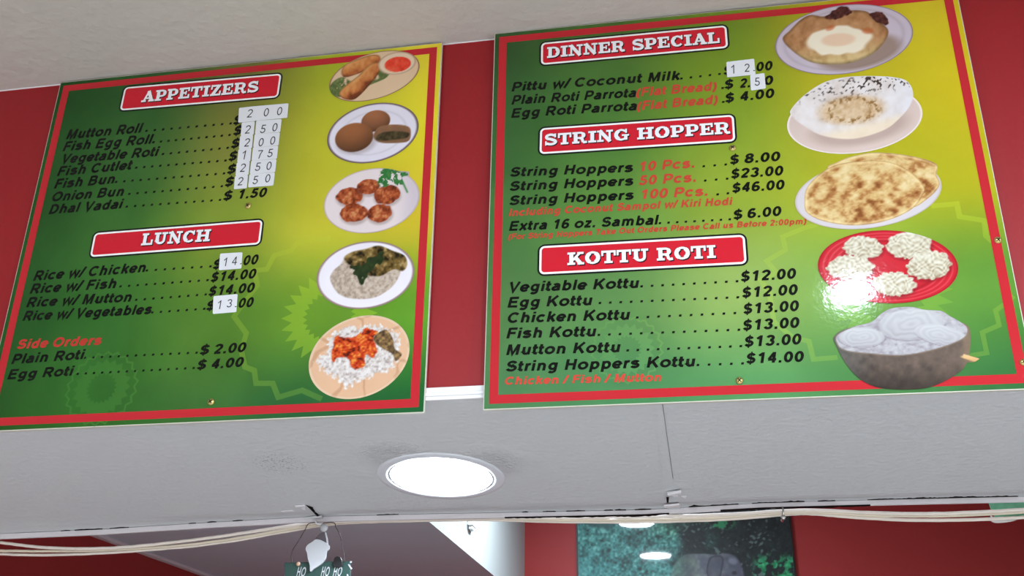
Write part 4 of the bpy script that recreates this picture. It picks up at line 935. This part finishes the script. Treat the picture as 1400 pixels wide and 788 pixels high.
def yp(pts, y): return [on_y(px, py, y) for px, py in pts]
sg = thing('hanging_sign', 'small dark green wooden sign reading HO HO HO with white bearded cut-out', 'decoration', tuple(on_y(438, 716, YS)))
def sprism(name, pts, y, d, m, parent=None, bev=0):
    par = parent or sg
    o = MB().prism([np.asarray(on_y(px, py, y))-np.array(sg.location) for px, py in pts], (0, d, 0)).build(name, m, par)
    if bev: bevel(o, bev)
    return o
board = sprism('sign_board', [(388.4, 769.6), (478.6, 767.6), (479.5, 816), (389.5, 818)], YS, .008, M_signgreen, None, .001)
z4 = lambda pts: [(350+x/5.6, 680+y/5.6) for x, y in pts]
sprism('bearded_cutout', smooth_poly(z4([(378, 398), (393, 366), (430, 342), (457, 323), (500, 331), (553, 364), (560, 396), (541, 416), (536, 442), (530, 472), (505, 505), (470, 532), (440, 550), (414, 570), (410, 520), (397, 480), (389, 430)]), 4), YS-.010, .006, M_wood, None, .001)
sprism('hat', smooth_poly(z4([(440, 335), (470, 300), (500, 272), (528, 270), (534, 300), (540, 350), (500, 334), (468, 322)]), 4), YS-.0035, .004, M_hat)
sprism('hat_edge', z4([(527, 272), (534, 270), (548, 320), (552, 362), (540, 352), (537, 320)]), YS-.0042, .003, M_wood)
bb = MB().lathe([(0, -.0105), (.006, -.009), (.0095, -.004), (.0095, .004), (.006, .009), (0, .0105)], 20); c0 = np.asarray(on_y(443, 722.3, YS-.006))-np.array(sg.location)
bb.v = [(c0[0]+x, c0[1]+z*.5, c0[2]+y) for x, y, z in bb.v]; bb.build('bobble', M_wood, sg, smooth=True)
sprism('mitten', smooth_poly([(456, 775), (455.6, 768), (457.5, 762.6), (461.5, 761), (465.5, 763), (467.8, 768.5), (467.5, 775)], 4), YS-.006, .005, M_black, None, .001)
bt = MB().lathe([(0, -.004), (.004, -.003), (.0055, 0), (.004, .003), (0, .004)], 16); c0 = np.asarray(on_y(407.7, 771.6, YS-.002))-np.array(sg.location)
bt.v = [(c0[0]+x, c0[1]+z, c0[2]+y) for x, y, z in bt.v]; bt.build('bead', M_tan, sg, smooth=True)
wl = [np.asarray(p)-np.array(sg.location) for p in yp(spline([(435, 714.5), (422, 716.5), (417, 725), (408, 740), (400.5, 752), (398.8, 758), (399, 770)], 5), YS-.001)]
MB().tube(wl, .0011, 6).build('wire', M_wire, sg, smooth=True)
wr = [np.asarray(p)-np.array(sg.location) for p in yp(spline([(438, 716), (456, 715), (459, 721), (463, 728), (466.5, 738), (468, 748), (470, 758), (471, 769)], 5), YS-.001)]
MB().tube(wr, .0011, 6).build('wire', M_wire, sg, smooth=True)
for a in ([(478, 770), (479, 767.6), (481, 767.8), (480.5, 770)], [(475.6, 772.5), (477.2, 771.6), (481.6, 778), (480, 779.4)], [(474, 786), (475.6, 785), (477, 792), (475, 792)]):
    sprism('white_streak', a, YS-.0015, .0014, M_wood)
def wtext(text, p0, p1, cap):
    a = np.asarray(on_y(*p0, YS)); b = np.asarray(on_y(*p1, YS)); ex = (b-a); L = np.linalg.norm(ex); ex /= L; ez = np.array([0, 0, 1.0])
    ch = (np.linalg.norm(np.asarray(on_y(p0[0], p0[1]-cap, YS))-a)); gl, tot = glyph_quads(text, G, .15); sx = L/tot; m = MB()
    for x, adv, q in gl:
        for k, quad_ in enumerate(q): m.add([a+ex*((x+pt[0])*sx+.16*pt[1]*ch)+ez*pt[1]*ch+np.array([0, -.0006-quad_.d, 0])-np.array(sg.location) for pt in quad_], [(0, 1, 2, 3)])
    m.build('lettering', M_wood, board, fix=False)
wtext('HO', (404, 789.5), (417, 789.2), 13.5); wtext('HO', (437.5, 789), (449.5, 788.8), 13.5); wtext('HO', (454, 789), (466.5, 788.6), 13.5)

# ------------------------------------------------------------------ kitchen: elephant picture and the fitting on the white side
PY = YB-.022
pc = thing('framed_picture', 'large glossy picture of an elephant in green forest on the red kitchen wall', 'picture', tuple(on_y(938, 760, PY)))
PB = Board.__new__(Board); PB.c = np.array(pc.location); PB.y = PY; PB.r = 0.0; PB.root = pc
pu0, pu1 = PB.uv(790.5, 750)[0], PB.uv(1082.5, 750)[0]
pv0, pv1 = PB.uv(940, 850)[1], PB.uv(940, 676)[1]
def f_forest(X, Y):
    n = fbm(X, Y*1.1, 9, 2)*.6+vn(X, Y, 3, 4)*.4; dk = sm(X+(Y-745)*-.35+(vn(X, Y, 30, 5)-.5)*90, 905, 975)
    n = np.clip(n*1.5-.22+(vn(X, Y, 2.2, 21)-.5)*.35, 0, 1); c = ramp(n, (24, 46, 44), (42, 92, 88), (66, 134, 128), (112, 180, 170)); c = mix(c, sm(Y, 735, 790)*(1-sm(X, 800, 880))*.35, (78, 150, 154))
    c = mixa(c, sm(X, 860, 930)*.6*(1-sm(Y, 715, 750)), ramp(n, (22, 40, 32), (54, 104, 72), (136, 190, 150)))
    d = ramp(fbm(X, Y, 7, 6)*.7+vn(X, Y, 2.4, 8)*.3, (10, 16, 16), (20, 28, 28), (30, 42, 42), (52, 70, 66)); d = mix(d, sm(vn(X*.8+Y*.6+4*np.sin(Y/9), Y*.8-X*.6, 3.6, 33)*.7+vn(X, Y, 9, 34)*.3, .66, .8)*(1-sm(X, 1040, 1075))*.6, (124, 144, 142)); c = mixa(c, dk, d)
    top = sm(722-Y+(vn(X, Y, 12, 9)-.5)*14, 0, 8)*(1-sm(X, 830, 850)); c = mix(c, top*.75, (40, 74, 74))
    g = sm(fbm(X, Y, 8, 15), .45, .6)*sm(X, 1025, 1040)*sm(Y, 752, 770); c = mixa(c, g, ramp(n, (16, 80, 52), (40, 150, 96), (110, 200, 150)))
    g2_ = sm(fbm(X, Y, 7, 12), .5, .62)*(1-sm(ell(X, Y, 985, 716, 22, 10, 0), .6, 1.2)); c = mix(c, g2_, (44, 128, 84))
    bk = smooth_poly([(915, 800), (922, 772), (936, 759), (958, 757.5), (978, 758.5), (992, 757), (1005, 761), (1013, 772), (1018, 790), (1024, 815), (1020, 850), (920, 850)])
    e = ramp(fbm(X, Y, 8, 3)*.5+(X-930)/170, (126, 164, 140), (128, 142, 132), (92, 96, 106), (76, 78, 92), (88, 88, 104)); c = mixa(c, pmask(X, Y, bk, 1.5)*(.45+.55*sm(X, 928, 962)), e)
    ear = smooth_poly([(968, 772), (972, 763), (982, 760.5), (988, 764), (987, 776), (983, 790), (972, 792), (967, 784)])
    c = mix(c, pmask(X, Y, ear, 1.5)*.6, (74, 76, 88)); c = mix(c, np.exp(-(edgedist(X, Y, ear)/1.1)**2)*.7, (42, 42, 50))
    c = mix(c, (1-sm(ell(X, Y, 1002, 768, 7, 5, 20), .5, 1.2))*.5, (140, 140, 158)); c = mix(c, (1-sm(ell(X, Y, 1004, 784, 4, 3, 0), .5, 1.2))*.7, (40, 40, 46))
    return c
nx, nz = 250, 150
U, V_ = np.meshgrid(np.linspace(pu0, pu1, nx), np.linspace(pv0, pv1, nz))
q = np.stack([U+PB.c[0], np.full_like(U, PY), V_+PB.c[2]-H], -1) @ CM.T
XX = 700+CAM_F*q[..., 0]/q[..., 2]; YY = 394+CAM_F*q[..., 1]/q[..., 2]
colored('photo_print', np.stack([U, np.zeros_like(U), V_], -1).reshape(-1, 3), [(j*nx+i, j*nx+i+1, (j+1)*nx+i+1, (j+1)*nx+i) for j in range(nz-1) for i in range(nx-1)], f_forest(XX, YY).reshape(-1, 3), pc, M_poster)
fr = MB(); b_ = .009
for x0, z0, x1, z1_ in ((pu0-b_, pv0-b_, pu0, pv1+b_), (pu1, pv0-b_, pu1+b_, pv1+b_), (pu0, pv0-b_, pu1, pv0), (pu0, pv1, pu1, pv1+b_)): fr.box((x0, -.004, z0), (x1, .021, z1_))
fr.box((pu0, .002, pv0), (pu1, .012, pv1))
fr.build('frame', M_black, pc)

d = ray(643, 718); k = XB/d[0]; pw = d*k; pw = np.array([XB, pw[1], pw[2]+H])
ft = thing('wall_fitting', 'small grey plastic fitting on the white side of the kitchen bulkhead', 'fitting', tuple(pw))
bevel(MB().box((.0005, -.06, -.012), (.022, .02, .05)).build('body', M_plastic, ft), .004)
bevel(MB().box((.002, -.045, -.026), (.018, .008, -.012)).build('nozzle', mat('dark_grey_plastic', (226, 232, 230), .4, .4), ft), .003)
